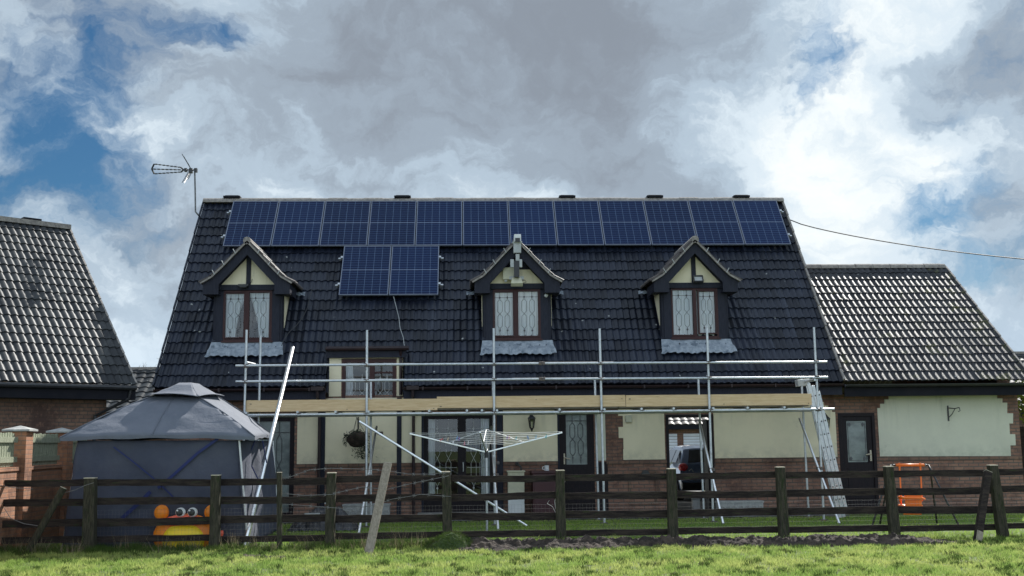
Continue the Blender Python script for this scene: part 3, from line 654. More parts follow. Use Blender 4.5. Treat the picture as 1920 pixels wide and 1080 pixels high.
m = MB(); m.box(8.905, 8.94, -.0, .02, 1.12, 1.36); m.tube([(8.92, .01, 1.28), (8.92, -.04, 1.28), (8.80, -.04, 1.26)], .012, 6); m.build('handle', M['cut_end'], d)

# ================================================================== SOLAR PANELS
def solar_proto(loc):
    t = thing('solar_panel', '', 'solar panel', loc, 'solar panels on the front roof slope'); ORG[t.name] = Vector()
    f = MB(); f.box(0, 1.134, 0, .022, -.035, .003); f.box(0, 1.134, 1.70, 1.722, -.035, .003); f.box(0, .02, .022, 1.70, -.035, .003); f.box(1.114, 1.134, .022, 1.70, -.035, .003)
    f.build('frame', M['solar_frame'], t)
    c = MB(); c.box(-.547, .547, .02, 1.702, -.006, 0); co = c.build('cells', M['solar'], t); co.location = (.567, 0, -.001)
    return t
pitch = math.atan2(RS.z, RS.y)
top = Vector((0, YR, ZR)) - RS*(.169+1.722) + RN*.13
specs = []
ords = ['first', 'second', 'third', 'fourth', 'fifth', 'sixth', 'seventh', 'eighth', 'ninth', 'tenth', 'eleventh', 'twelfth']
for k in range(12):
    lab = 'solar panel in the upper row, %s from the left' % ords[k]
    if k == 0: lab = 'leftmost solar panel of the upper row, above the left dormer'
    if k == 11: lab = 'rightmost solar panel of the upper row, beside the right verge'
    specs.append((top+Vector((-5.7865+k*1.1548, 0, 0)), lab))
lx = RF(648, 463, .1).x
for k in range(2): specs.append((top-RS*1.744+Vector((lx-.03+k*1.1548, 0, 0)), ('left' if k == 0 else 'right')+' one of the two solar panels in the lower row'))
for i, (p, lab) in enumerate([]): pass
pp = solar_proto((0, 0, 0))
for i, (p, lab) in enumerate(specs):
    o = pp if i == 0 else copy_tree(pp)
    o.location = p; o.rotation_euler = (pitch, 0, 0); o['label'] = lab
for i in (0, 11, 12, 13):
    o = [q for q in col.objects if q.name.startswith('solar_panel')][i]
    if True:
        for yy in (.38, 1.32):
            sx = -1 if i in (0, 12) else 1; x0 = 0 if sx < 0 else 1.134; mb = MB(); mb.box(min(x0, x0+sx*.05), max(x0, x0+sx*.05), yy-.03, yy+.03, -.05, .006); mb.box(min(x0+sx*.03, x0+sx*.11), max(x0+sx*.03, x0+sx*.11), yy-.02, yy+.02, -.09, -.04)
            mb.build('clamp', M['steel'], o)

# ================================================================== THINGS FIXED TO THE HOUSE
def lantern(x, z, label):
    t = thing('wall_lantern', label, 'wall lantern', (x, -.02, z), 'black coach lanterns on the wall')
    m = MB(); Y = -.16
    m.box(x-.035, x+.035, -.03, -.017, z+.02, z+.22); m.tube([(x, -.03, z+.17), (x, -.10, z+.21), (x, Y, z+.17)], .012, 6)
    m.tube([(x, Y, z+.18), (x, Y, z+.15), (x, Y, z+.10), (x, Y, z+.085)], [.012, .03, .085, .09], 8); m.tube([(x, Y, z-.12), (x, Y, z-.15), (x, Y, z-.20)], [.045, .03, .006], 8)
    for a in range(6):
        c, s = math.cos(a*math.pi/3), math.sin(a*math.pi/3); m.tube([(x+.075*c, Y+.075*s, z+.09), (x+.045*c, Y+.045*s, z-.12)], .006, 4)
    m.build('frame', M['black'], t)
    m = MB(); m.tube([(x, Y, z+.085), (x, Y, z-.12)], [.070, .040], 6, cap=False); m.build('glass', M['glass'], t)
p = OY(997, 792, -.16); lantern(p.x, p.z, 'black coach lantern on the cream wall between the patio doors and kitchen door')
p = OY(1550, 793, -.16); lantern(p.x, p.z, 'black coach lantern on the wall behind the leaning ladder')
# bracket on annex
t = thing('basket_bracket', 'empty black iron hanging bracket on the annex wall', 'bracket', OY(1780, 775, 0))
p = OY(1777, 775, 0); m = MB(); x, z = p.x, p.z; m.box(x-.015, x+.015, -.03, -.012, z-.17, z+.17)
m.tube([(x, -.02, z+.12), (x+.10, -.15, z+.10), (x+.16, -.24, z+.12)], .011, 6); m.tube([(x, -.02, z-.10), (x+.06, -.08, z-.02), (x+.10, -.15, z+.09)], .009, 6); m.tube([(x+.16, -.24, z+.12), (x+.17, -.25, z+.05), (x+.14, -.22, z+.03)], .009, 6)
m.build('bracket_arm', M['black'], t)
# hanging basket
hx = OY(670, 822, -.35); t = thing('hanging_basket', 'dark hanging basket of trailing plants on the cream wall', 'hanging basket', (hx.x, -.35, hx.z))
m = MB(); m.ball((hx.x, -.35, hx.z-.02), .23, .2, .17, jit=.06); m.build('basket', M['soil'], t)
m = MB(); m.tube([(hx.x-.02, -.02, hx.z+.42), (hx.x-.02, -.35, hx.z+.44)], .012, 5); m.box(hx.x-.03, hx.x, -.03, -.015, hx.z+.2, hx.z+.46)
for a in range(3): m.tube([(hx.x+.2*math.cos(a*2.1), -.35+.18*math.sin(a*2.1), hx.z+.05), (hx.x-.02, -.35, hx.z+.43)], .004, 4)
m.build('chain', M['black'], t)
m = MB()
for i in range(900):
    a = rnd.uniform(0, 6.28); r = rnd.uniform(.0, .29); q = Vector((hx.x+r*math.cos(a), -.35+r*.8*math.sin(a), hx.z+rnd.uniform(.02, .17)*(1.2-r*2)))
    if rnd.random() < .42: q = Vector((hx.x+.10+rnd.gauss(0, .085), -.42+rnd.gauss(0, .05), hx.z-rnd.uniform(0, .42)))
    elif rnd.random() < .12: q = Vector((hx.x-.20-rnd.random()*.10, -.38, hx.z-rnd.uniform(-.1, .15)))
    d = Vector((rnd.gauss(0, 1), rnd.gauss(0, 1), rnd.gauss(-.6, 1))).normalized()*rnd.uniform(.03, .07); s_ = d.orthogonal().normalized()*.010
    m.add([q-s_, q+s_, q+d], [(0, 1, 2)])
m.build('foliage', M['basket_leaf'], t)
# alarm box / electric box
p = OY(1178, 785, 0); t = thing('junction_box', 'small grey electrical box on the cream wall right of the kitchen door', 'electrical box', p)
m = MB(); m.box(p.x-.07, p.x+.07, -.06, -.017, p.z-.08, p.z+.07); m.build('box_lid', M['cream_green'], t, bevel=.008); m = MB(); m.box(p.x-.05, p.x+.05, -.065, -.061, p.z-.055, p.z+.045); m.build('cover_plate', M['plastic_cream'], t)
# floodlights
p = OY(1309, 524, .28); t = thing('floodlight', 'black framed floodlight on the gable of the right dormer', 'floodlight', p)
m = MB(Matrix.Translation(p) @ Matrix.Rotation(R(-28), 4, 'X')); frame_rect(m, -.11, .11, -.085, .085, .02, -.05, .02); m.box(-.09, .09, -.0, .02, -.07, .07); m.box(-.02, .02, .02, .10, -.02, .02); m.build('housing', M['black'], t)
m = MB(Matrix.Translation(p) @ Matrix.Rotation(R(-28), 4, 'X')); m.box(-.09, .09, -.02, -.003, -.065, .065); m.build('lens', M['plastic_grey'], t)
p = OY(458, 536, .30); t = thing('floodlight', 'slim black light below the gable of the left dormer', 'floodlight', p)
m = MB(); m.box(p.x-.13, p.x+.10, .22, .34, p.z-.02, p.z+.03); m.box(p.x-.09, p.x+.07, .20, .30, p.z-.05, p.z-.02); m.build('housing', M['black'], t, bevel=.008)
m = MB(); m.tube([OY(465, 534, .34), OY(472, 528, .33), OY(473, 523, .36)], .006, 4); m.build('wire', M['black'], t)
# security camera cluster
def boxpx(mb, x0, y0, x1, y1, Y, d):
    a = OY(x0, y1, Y); b = OY(x1, y0, Y); mb.box(a.x, b.x, Y, Y+d, a.z, b.z)
t = thing('security_camera', 'white security camera with grey housing at the peak of the middle dormer', 'camera', OY(970, 455, 0))
m = MB(); boxpx(m, 964, 439, 977, 453, -.10, .20); m.build('camera_head', M['plastic_white'], t, bevel=.012)
m = MB(); boxpx(m, 966, 446, 975, 453.5, -.115, .02); m.build('lens', M['black'], t)
m = MB(); boxpx(m, 963, 456, 977, 474, -.04, .14); boxpx(m, 961, 452, 979, 456.5, -.03, .12); boxpx(m, 967, 476, 974, 489, -.02, .10); m.build('housing', M['plastic_grey'], t, bevel=.01)
t = thing('motion_sensor', 'pair of grey motion sensors on a black post on the middle dormer', 'sensor', OY(968, 500, 0))
m = MB(); boxpx(m, 957, 486, 963.5, 501, -.02, .10); boxpx(m, 974, 486, 979, 501, -.02, .10); m.build('sensor_head', M['plastic_grey'], t, bevel=.008)
m = MB(); boxpx(m, 964, 489, 973.5, 519, -.02, .16); m.tube([OY(978, 527, .1), OY(984, 525, .1), OY(987, 529, .12), OY(981, 531, .2)], .006, 5); m.build('post', M['black'], t)
t = thing('junction_box', 'cream junction box on the gable of the middle dormer', 'electrical box', OY(954, 512, .3))
m = MB(); boxpx(m, 943, 501, 965, 524, .25, .12); m.build('box_lid', M['plastic_cream'], t, bevel=.01); m = MB(); boxpx(m, 946, 524, 951, 528, .28, .04); m.build('cable_gland', M['plastic_grey'], t)
t = thing('floodlight', 'cream floodlight below the camera on the middle dormer', 'floodlight', OY(968, 528, .1))
m = MB(Matrix.Translation(OY(968.5, 528, .12)) @ Matrix.Rotation(R(-35), 4, 'X')); m.prism([(-.10, .08), (.10, .08), (.14, -.10), (-.13, -.10)][::-1], -.06, .06); m.build('housing', M['plastic_cream'], t, bevel=.012)
m = MB(); boxpx(m, 955, 518, 982, 524, .16, .08); m.build('bracket', M['plastic_grey'], t)
p = OY(1024, 554, .36); t = thing('dome_light', 'small round white sensor on the right post of the middle dormer', 'sensor', p); m = MB(); m.ball((p.x, .35, p.z), .045, .04, .045); m.build('dome', M['plastic_white'], t, smooth=True)
# aerial
t = thing('tv_aerial', 'grey television aerial on a cranked mast above the left verge', 'aerial', OY(373, 405, 3.2)); Y = 3.2
m = MB(); m.tube([OY(376, 408, Y), OY(366.5, 397, Y), OY(366, 360, Y), OY(365, 316, Y)], .020, 6); m.build('mast', M['plastic_mast'], t)
m = MB(); m.tube([OY(342, 318.5, Y), OY(369, 319, Y)], .018, 6); boxpx(m, 345, 315, 350, 321, Y-.05, .1); boxpx(m, 354, 315, 360, 323, Y-.06, .12); boxpx(m, 364, 315, 369, 322, Y-.05, .1)
m.tube([OY(284.5, 317, Y), OY(289, 307.5, Y)], .022, 5); m.tube([OY(284.5, 317, Y), OY(289, 326, Y)], .022, 5); m.tube([OY(344, 318.5, Y), OY(339, 314, Y)], .022, 5); m.tube([OY(344, 318.5, Y), OY(339, 323, Y)], .022, 5)
m.build('boom', M['black'], t)
m = MB()
for (xa, ya), (xb, yb) in (((289, 307.5), (340, 314)), ((286, 317), (340, 318.5)), ((289, 326), (340, 322.5))):
    m.tube([OY(xa, ya, Y), OY(xb, yb, Y)], .009, 5)
    for i in range(7):
        q = OY(xa+(xb-xa)*(i+.5)/7, ya+(yb-ya)*(i+.5)/7, Y); m.beam(q-Vector((.03, 0, 0)), q+Vector((.03, 0, 0)), .05, .02)
m.build('director', M['black'], t)
for sg in (1, -1):
    m = MB()
    for k in range(4):
        dy = -.30+k*.2; a = OY(344+k*2, 318.5-sg*(27-k*4), Y); b = OY(357, 318.5-sg*(5-k*1.2), Y); a.y = b.y = Y+dy*.5; m.tube([a, b], .008, 4)
    for f in (.1, .35, .6, .85):
        a = OY(344+13*f, 318.5-sg*(27-22*f), Y-.15); b = OY(350+7*f, 318.5-sg*(15-13.5*f), Y+.15); m.tube([a, b], .007, 4)
    m.build('reflector', M['black'], t)
# cables
def cable(label, pts, r, m='black'):
    mb = MB(); mb.tube(pts, r, 5); o = mb.build('cable', M[m]); tag(o, label, 'cable'); return o
cable('thin black telephone wire from the right gable across the sky', [OY(1478+(2060-1478)*t, 411+86*t**.72+6*math.sin(t*3.1), 3.2-4*t) for t in [i/24 for i in range(25)]], .014)
cable('loose black cable hanging down the tiles beside the left dormer', [RF(x, y, .09) for x, y in ((585, 543), (580, 560), (576, 578), (568, 594), (556, 610), (543, 622), (533, 636), (528, 648))], .009)
cable('grey cable running down the tiles below the lower solar panels', [RF(x, y, .09) for x, y in ((738, 556), (742, 572), (748, 596), (750, 615), (756, 632), (758, 648))], .007, 'plastic_grey')
# box and cabinet by the wall
a = OY(953, 962, -.35); b = OY(983, 885, -.35)
t = thing('gas_cabinet', 'tall white utility cabinet with cream top against the plinth', 'cabinet', (a.x+.2, -.3, 0))
m = MB(); m.box(a.x, b.x, -.35, -.03, .45, b.z); m.box(a.x-.02, b.x+.02, -.38, -.03, b.z, b.z+.03); m.build('upper_box', M['plastic_cream'], t, bevel=.006)
m = MB(); m.box(a.x+.005, b.x-.005, -.345, -.04, 0, .45); m.build('lower_box', M['plastic_white'], t)
m = MB(); m.box(a.x+.07, a.x+.11, -.356, -.351, .78, .86); m.box(a.x+.17, a.x+.23, -.356, -.351, .80, .86); build_each(m, 'label_plate', M['plastic_grey'], t)
t2 = thing('garden_tap', 'small dark tap ornament on the utility cabinet', 'ornament', (b.x-.05, -.2, b.z+.03)); m = MB(); m.tube([(b.x-.06, -.2, b.z+.03), (b.x-.06, -.2, b.z+.10), (b.x-.12, -.2, b.z+.16)], .02, 6); m.ball((b.x-.14, -.2, b.z+.17), .04, jit=.2); m.build('spout', M['black'], t2)
a = OY(1000, 965, -.55); b = OY(1046, 884, -.55)
t = thing('storage_bin', 'dark red plastic storage cabinet left of the kitchen door', 'storage cabinet', (a.x+.3, -.4, 0))
m = MB(); m.box(a.x, b.x, -.55, -.05, 0, b.z-.04); m.box(a.x+.03, b.x-.03, -.562, -.55, .1, b.z-.12); m.build('body', M['bin_red'], t, bevel=.008); m = MB(); m.box(a.x-.03, b.x+.03, -.58, -.03, b.z-.04, b.z+.01); m.build('lid', M['bin_red'], t, bevel=.01)
t = thing('mug', 'white mug standing on the dark red cabinet', 'mug', (a.x+.28, -.3, b.z+.012)); q = OY(1025, 876, -.3)
m = MB(); m.tube([(q.x, -.3, b.z+.012), (q.x, -.3, b.z+.125)], .05, 14); m.build('cup', M['plastic_white'], t, smooth=False); m = MB(); m.tube([(q.x-.045, -.3, b.z+.10), (q.x-.09, -.3, b.z+.09), (q.x-.09, -.3, b.z+.05), (q.x-.045, -.3, b.z+.035)], .009, 6); m.build('handle', M['plastic_white'], t)
# cast stone troughs
def trough(x0, x1, ytop, Y, label):
    a = OY(x0, ytop, Y); b = OY(x1, ytop, Y); z = a.z; t = thing('stone_trough', label, 'planter', ((a.x+b.x)/2, Y, 0), 'carved stone troughs by the wall')
    m = MB(); m.box(a.x, b.x, Y, Y+.28, 0, z-.04); m.box(a.x-.015, b.x+.015, Y-.015, Y+.295, z-.04, z); m.box(a.x+.03, b.x-.03, Y+.03, Y+.25, z, z+.005); m.build('body', M['stone'], t, bevel=.006)
    m = MB(); n = 7
    for i in range(n):
        cx = a.x+(b.x-a.x)*(i+.5)/n; pts = [(cx+.055*math.cos(q*.7)*(1-q*.08), Y-.008, z*.5+.06*math.sin(q*.7)*(1-q*.08)) for q in range(10)]; m.tube(pts, .010, 5)
    m.build('relief', M['stone_cap'], t)
trough(1347, 1431, 940, -.36, 'carved grey stone trough under the cream wall right of the open doorway')
trough(643, 730, 946, -.36, 'carved grey stone trough under the hanging basket')
# ================================================================== SCAFFOLD
scf = thing('scaffold', 'galvanised tube scaffold with pine toe boards along the front of the house', 'scaffold', (1.4, -1.5, 0))
r = .0242; SX = (-4.35, -1.95, .60, 2.75, 4.95, 7.16); YO, YI = -1.95, -.95
def tubep(name, pts, rr=r, m='steel'): mb = MB(); mb.tube(pts, rr, 10); return mb.build(name, M[m], scf, smooth=False)
def coup(p, s=.05):
    s *= 1.25
    mb = MB(); p = Vector(p); mb.box(p.x-s, p.x+s, p.y-s*.8, p.y+s*.8, p.z-s*.55, p.z+s*.55); mb.tube([p+Vector((0, -s*1.3, s*.2)), p+Vector((0, -s*.6, s*.2))], .014, 6); mb.build('coupler', M['coupler'], scf, bevel=.008)
for i, X in enumerate(SX):
    lean = .012*(1 if i % 2 else -1)
    tubep('standard', [(X+lean, YO, .02), (X, YO, 3.90-.02*(i % 2))])
    for z in (3.17, 2.86, 2.20): coup((X, YO-.03, z), .042)
    if i: tubep('standard', [(X+.02, YI, .02), (X, YI, 2.94)])
    else: tubep('standard', [(X+.16, YI-.35, .02), (X+.16, YI-.35, 3.84)])
    tubep('transom', [(X+.05, YO-.12, 2.245), (X+.05, YI+.45, 2.245)])
    mb = MB(); mb.box(X-.07, X+.07, YO-.07, YO+.07, .004, .02); 
    if i: mb.box(X-.05, X+.09, YI-.07, YI+.07, .004, .02)
    build_each(mb, 'base_plate', M['coupler'], scf)
for z, a, b in ((3.18, -4.54, 7.38), (2.865, -4.53, 7.38)):
    for x0, x1, dz in ((a, 1.55, 0), (1.57, b, -.015)): tubep('guard_rail', [(x0, YO-.05, z), (x1, YO-.05, z+dz)])
    coup((1.56, YO-.05, z), .05)
for Y, z in ((YO-.05, 2.20), (YI-.05, 2.20)): tubep('ledger', [(-4.45, Y, z), (1.9, Y, z)]); tubep('ledger', [(1.92, Y, z), (7.48, Y, z+.01)])
tubep('ledger', [(-4.4, YI, 1.35), (7.3, YI, 1.35)]) if False else None
for X in (-3.3, -2.55, -.7, .05, .35, 1.9, 3.55, 4.2, 5.7, 6.45):
    tubep('transom', [(X, YO-.10, 2.25), (X, YI+.35, 2.25)]); coup((X+.03, YO-.04, 2.225), .03)
# end rails
tubep('guard_rail', [(-4.32, YO-.1, 3.24), (-4.20, -1.0, 3.24)]); tubep('guard_rail', [(7.1, YO-.1, 2.80), (7.1, YI+.1, 2.80)])
# rakers and brace
def P2(x, y, Y): return OY(x, y, Y)
for (tx, ty), (fx, fy), lab in (((706, 800), (673, 1000), 0), ((921, 800), (934, 993), 0), ((1311, 787), (1356, 982), 0), ((1499, 785), (1574, 982), 0)):
    a = P2(tx, ty, -1.25); b = OZ(fx, fy, 0.03); tubep('raker', [b, a], r, 'alu'); q = b.lerp(a, .5 if b.y < -2.2 else .55); coup(q+Vector((.03, .03, 0)), .045)
tubep('brace', [P2(674, 790, -2.02), OZ(988, 986, .02)], r, 'alu')
for x, y, Y in ((713, 812, -1.2), (931, 868, -1.9)): coup(P2(x, y, Y), .045)
# toe boards and deck
tb = ((462, 820, 748.5, 774.5), (818, 1172, 741, 768), (1172, 1521, 738.5, 765))
for i, (xa, xb, yt, yb) in enumerate(tb):
    Y = YO+.05; a = OY(xa, yt, Y); b = OY(xb, yt-(xb-xa)*.0075 if i else yt-2, Y); mb = MB()
    zc = OY((xa+xb)/2, (yt+yb)/2-1.5, Y).z+ (0 if i else .0)
    mb.box(a.x+(.012 if i else 0), b.x, Y-.019+.003*i, Y+.019+.003*i, zc-.115, zc+.115); o = mb.build('toe_board', M['pine'], scf, bevel=.004)
    mb = MB()
    for X in (a.x+.08, a.x+.10, (a.x+b.x)/2+.1, b.x-.07): mb.tube([(X, Y-.024, zc+.04-.12*((X*7) % 1 > .5)), (X, Y-.014, zc+.04-.12*((X*7) % 1 > .5))], .010, 6)
    mb.build('nail', M['coupler'], o)
mb = MB(); mb.box(-4.30, -4.26, YO+.07, YI, 2.27, 2.50); mb.build('toe_board', M['pine'], scf)
for k in range(4):
    for x0, x1 in ((-4.25, -.8), (-.78, 3.1), (3.12, 7.0)):
        mb = MB(); y = YO+.08+k*.235; mb.box(x0, x1, y, y+.225, 2.275, 2.313); mb.build('deck_board', M['old_board'], scf)

# ladder leaning on the right end of the scaffold
lad = thing('ladder', 'triple aluminium ladder leaning against the right end of the scaffold', 'ladder', OZ(1585, 968, 0))
def stile(Y, x_top, x_bot, y_top=718, y_bot=966):
    a = OY(x_top, y_top, Y); b = OY(x_bot, y_bot, Y); b.z = .02; d = (a-b).normalized(); side = Vector((d.z, 0, -d.x))
    return a, b, d, side
S1 = stile(-1.40, 1523, 1582); S2 = stile(-1.02, 1520, 1578)
for a, b, d, sd in (S1, S2):
    for k in range(3):
        o_ = sd*((k-1)*.082); L0, L1 = (0, 1) if k == 0 else ((0, .98) if k == 1 else (.02, .93))
        mb = MB(); mb.beam(b.lerp(a, L0)+o_, b.lerp(a, L1)+o_, .070, .026, (0, 1, 0)); mb.build('stile', M['steel'], lad, bevel=.004)
a, b, d, sd = S1; a2, b2, _, _ = S2; n = int((a-b).length/.27); mb = MB(); hb = MB()
for i in range(1, n):
    p = b+d*(i*.27+.1); q = b2+d*(i*.27+.1)
    for k in range(3):
        o_ = sd*((k-1)*.082); mb.tube([p+o_+Vector((0, .014, 0)), q+o_-Vector((0, .014, 0))], .014, 6); hb.tube([p+o_+Vector((0, -.0165, 0)), p+o_+Vector((0, -.012, 0))], .016, 8)
mb.build('rungs', M['steel'], lad); hb.build('rung_ends', M['black'], lad)
mb = MB(); q = a-d*.02; mb.beam(q+Vector((-.30, .12, .02)), q+Vector((-.05, .12, .04)), .22, .14, (0, 0, 1)); mb.build('top_cap', M['plastic_grey'], lad, bevel=.01)
try:
    tx = bpy.data.curves.new('maker_lettering', 'FONT'); tx.body = 'LYTE'; tx.size = .10; tx.extrude = .0006; tx.align_x = 'CENTER'; tx.align_y = 'CENTER'
    tob = bpy.data.objects.new('tmp_text', tx); col.objects.link(tob); dg = bpy.context.evaluated_depsgraph_get(); me = bpy.data.meshes.new_from_object(tob.evaluated_get(dg)); bpy.data.objects.remove(tob)
    me.materials.clear(); me.materials.append(M['white']); to = bpy.data.objects.new('lettering', me); col.objects.link(to); to.parent = lad
    pos = b+d*((a-b).length*.43)+Vector((0, -.020, 0))-sd*.082
    X = d*-1; Yv = sd; Zv = X.cross(Yv)
    to.matrix_local = Matrix.Translation(pos-ORG[lad.name]) @ Matrix(((X.x, Yv.x, Zv.x), (X.y, Yv.y, Zv.y), (X.z, Yv.z, Zv.z))).to_4x4()
except Exception as ex: print('text', ex)
# loose tube leaning on the guard rail
a = OY(549, 652, -2.06); b = OY(459, 1031, -6.02); b.z = .02
t = thing('scaffold_tube', 'long bright loose scaffold tube leaning from the fence up to the guard rail', 'scaffold tube', b); mb = MB(); mb.tube([b, a], .037, 16); mb.build('tube', M['alu'], t, smooth=True)

# ================================================================== FIELD FENCE
fx = [-9.4, -7.55, -5.87, -3.93, -2.13, -.27, 1.53, 3.33, 5.12, 6.93, 8.71, 10.5]
FYY = -6.22
fen = thing('field_fence', 'weathered four rail timber fence with mossy posts along the field', 'fence', (1.5, -6.2, 0))
for i, X in enumerate(fx):
    wv = .085 if i in (1, 2) else .07; h = (1.13, 1.09, 1.12, 1.14, 1.155, 1.15, 1.15, 1.155, 1.16, 1.15, 1.15, 1.14)[i]
    lx_ = {1: -.03, 2: -.02, 10: -.09, 9: -.04, 5: -.03}.get(i, rnd.uniform(-.02, .02)); n = 9
    mb = MB(); rings = []
    for k in range(n):
        z = -.1+(h+.1)*k/(n-1); cx = X+lx_*(z/h)+rnd.uniform(-.004, .004); cy = FYY+rnd.uniform(-.004, .004); ww = wv*(1.12-.14*k/(n-1))
        rings.append([(cx-ww, cy-ww, z), (cx+ww, cy-ww, z), (cx+ww, cy+ww*.9, z), (cx-ww, cy+ww*.9, z)])
    vs = [p for q in rings for p in q]; fs = [(k*4+j, k*4+(j+1) % 4, k*4+4+(j+1) % 4, k*4+4+j) for k in range(n-1) for j in range(4)]
    mb.add(vs, fs); po = mb.build('post', M['fence_post'], fen, bevel=.008)
    q = rings[-1]; mb = MB(); mb.add([q[0], q[1], q[2], q[3]], [(0, 1, 2, 3)]); mb.add([(x, y, z+.012) for x, y, z in q], [(0, 1, 2, 3)])
    for j in range(4):
        A, B = q[j], q[(j+1) % 4]; mb.add([A, B, (B[0], B[1], B[2]+.012), (A[0], A[1], A[2]+.012)], [(0, 1, 2, 3)])
    mb.build('post_top', M['cut_end'], po)
for i in range(len(fx)-1):
    for zc, hh in ((1.04, .105), (.75, .112), (.44, .118), (.155, .098)):
        x0, x1 = fx[i]-.02, fx[i+1]+.02; a = rnd.uniform(-.018, .018); b = rnd.uniform(-.018, .018); sag = rnd.uniform(-.012, .008); n = 8; vs = []; y = FYY+.072+.012*(i % 2)
        for k in range(n+1):
            t = k/n; X = x0+(x1-x0)*t; z = zc+a+(b-a)*t+sag*math.sin(math.pi*t); j1 = rnd.uniform(-.006, .006); j2 = rnd.uniform(-.006, .006)
            vs += [(X, y, z-hh/2+j1), (X, y, z+hh/2+j2), (X, y+.034, z+hh/2+j2), (X, y+.034, z-hh/2+j1)]
        fs = [(k*4+j, k*4+(j+1) % 4, k*4+4+(j+1) % 4, k*4+4+j) for k in range(n) for j in range(4)]+[(3, 2, 1, 0), (n*4, n*4+1, n*4+2, n*4+3)]
        mb = MB(); mb.add(vs, fs); mb.build('rail', M['fence'], fen)
mb = MB(); y = FYY+.125
def wire(p, q, rr):
    p = Vector(p); q = Vector(q); d = (q-p).normalized(); u = d.orthogonal().normalized()*rr; w_ = d.cross(u).normalized()*rr
    mb.add([p+u, p-u*.5+w_*.87, p-u*.5-w_*.87, q+u, q-u*.5+w_*.87, q-u*.5-w_*.87], [(0, 1, 4, 3), (1, 2, 5, 4), (2, 0, 3, 5)])
x = -5.8
while x < 10.4: wire((x, y, .0), (x+rnd.uniform(-.01, .01), y, .62), .0009); x += .055
for k in range(10): wire((-5.8, y, .03+k*.065), (10.4, y, .03+k*.065), .0009)
mb.build('wire_mesh', M['wire'], fen)
# barbed wires
for nm, pts in enumerate((((528, 897), (548, 893), (580, 881), (620, 878), (700, 880), (735, 884), (765, 889), (805, 889), (842, 886)), ((528, 925), (570, 929), (622, 927), (640, 922), (680, 913), (724, 918), (770, 907), (800, 901), (842, 892)), ((530, 945), (600, 950), (660, 955), (705, 946), (735, 936), (790, 927), (845, 931)))):
    P = [OY(x, y, -6.36) for x, y in pts]; mb = MB(); mb.tube(P, .0042, 4)
    for i in range(len(P)-1):
        for t in (.25, .75):
            q = P[i].lerp(P[i+1], t); mb.tube([q+Vector((-.015, 0, -.03)), q+Vector((.015, 0, .03))], .003, 3); mb.tube([q+Vector((.02, -.01, -.02)), q+Vector((-.02, .01, .02))], .003, 3)
    o = mb.build('barbed_wire', M['wire']); tag(o, ('topmost loose strand of barbed wire strung left of the mound', 'middle loose strand of barbed wire left of the mound', 'lowest loose strand of barbed wire left of the mound')[nm], 'barbed wire', 'loose barbed wires')
mb = MB(); P = [OY(x, y, -6.45) for x, y in ((-40, 906), (0, 910), (30, 915), (62, 917))]; mb.tube(P, .004, 4); mb.tube([OY(x, y, -6.45) for x, y in ((118, 925), (140, 919), (160, 910), (176, 905))], .004, 4); mb.tube([OY(x, y, -6.45) for x, y in ((8, 953), (20, 972), (45, 982), (78, 987))], .005, 4)
tag(mb.build('barbed_wire', M['wire']), 'slack wire looped round the leftmost fence post and slanting stake', 'barbed wire', 'loose barbed wires')
mb = MB(); P = [OY(x, y, -6.08) for x, y in ((1045, 890), (1043, 905), (1047, 920), (1040, 940), (1043, 960), (1041, 975))]; mb.tube(P, .007, 5); mb.tube([OY(x, y, -6.1) for x, y in ((1056, 888), (1060, 895), (1058, 908))], .007, 5); mb.tube([OY(x, y, -6.08) for x, y in ((1030, 938), (1026, 944), (1036, 950), (1042, 962))], .004, 4)
tag(mb.build('rope', M['rope']), 'frayed pale twine hanging from the fence post beside the kitchen door', 'rope')
# loose stakes
def stake(name, label, a, b, w_, h_, m='fence_post', top='cut_end', rnd_=False):
    a = Vector(a); b = Vector(b); t = thing(name, label, 'stake', a); mb = MB()
    if rnd_: mb.tube([a-(b-a)*.05, a.lerp(b, .5), b], [w_*.48, w_*.5, w_*.5], 10)
    else: mb.beam(a-(b-a)*.04, b, w_, h_, (0, 1, 0))
    mb.build('shaft', M[m], t, bevel=0 if rnd_ else .006); d = (b-a).normalized(); mb = MB()
    if rnd_: mb.tube([b, b+d*.006], w_*.5, 10)
    else: mb.beam(b, b+d*.006, w_, h_, (0, 1, 0))
    mb.build('cut_end', M[top], t)
    return t
a = OZ(48, 1026, 0); a.y = -6.6; a = OY(50, 1032, -6.6); a.z = 0
stake('wooden_stake', 'round mossy stake slanting to the right of the leftmost post', a, OY(119, 915, -6.45), .11, .11, rnd_=True)
stake('wooden_stake', 'thin upright stake between the crab and the middle posts', (OY(524, 1037, -6.42).x, -6.42, 0), OY(524, 886, -6.42), .075, .075)
a = OZ(691, 1044, 0); a.y = -7.3; a = OY(691, 1044, -7.3); a.z = 0
stake('wooden_plank', 'pale plank leaning against the fence rails in front of the trough', a, OY(727, 869, -6.42), .13, .055, 'pale_wood')
a = OY(1833, 1023, -6.9); a.z = .0
tt = stake('wooden_stake', 'dark leaning stake with split pale foot near the right end of the fence', a, OY(1852, 885, -6.45), .11, .09, 'fence')
d = (OY(1852, 885, -6.45)-a).normalized(); mb = MB(); mb.beam(a-Vector((0, .004, 0)), a+d*.17-Vector((0, .004, 0)), .105, .095, (0, 1, 0)); mb.build('split_foot', M['pale_wood'], tt)

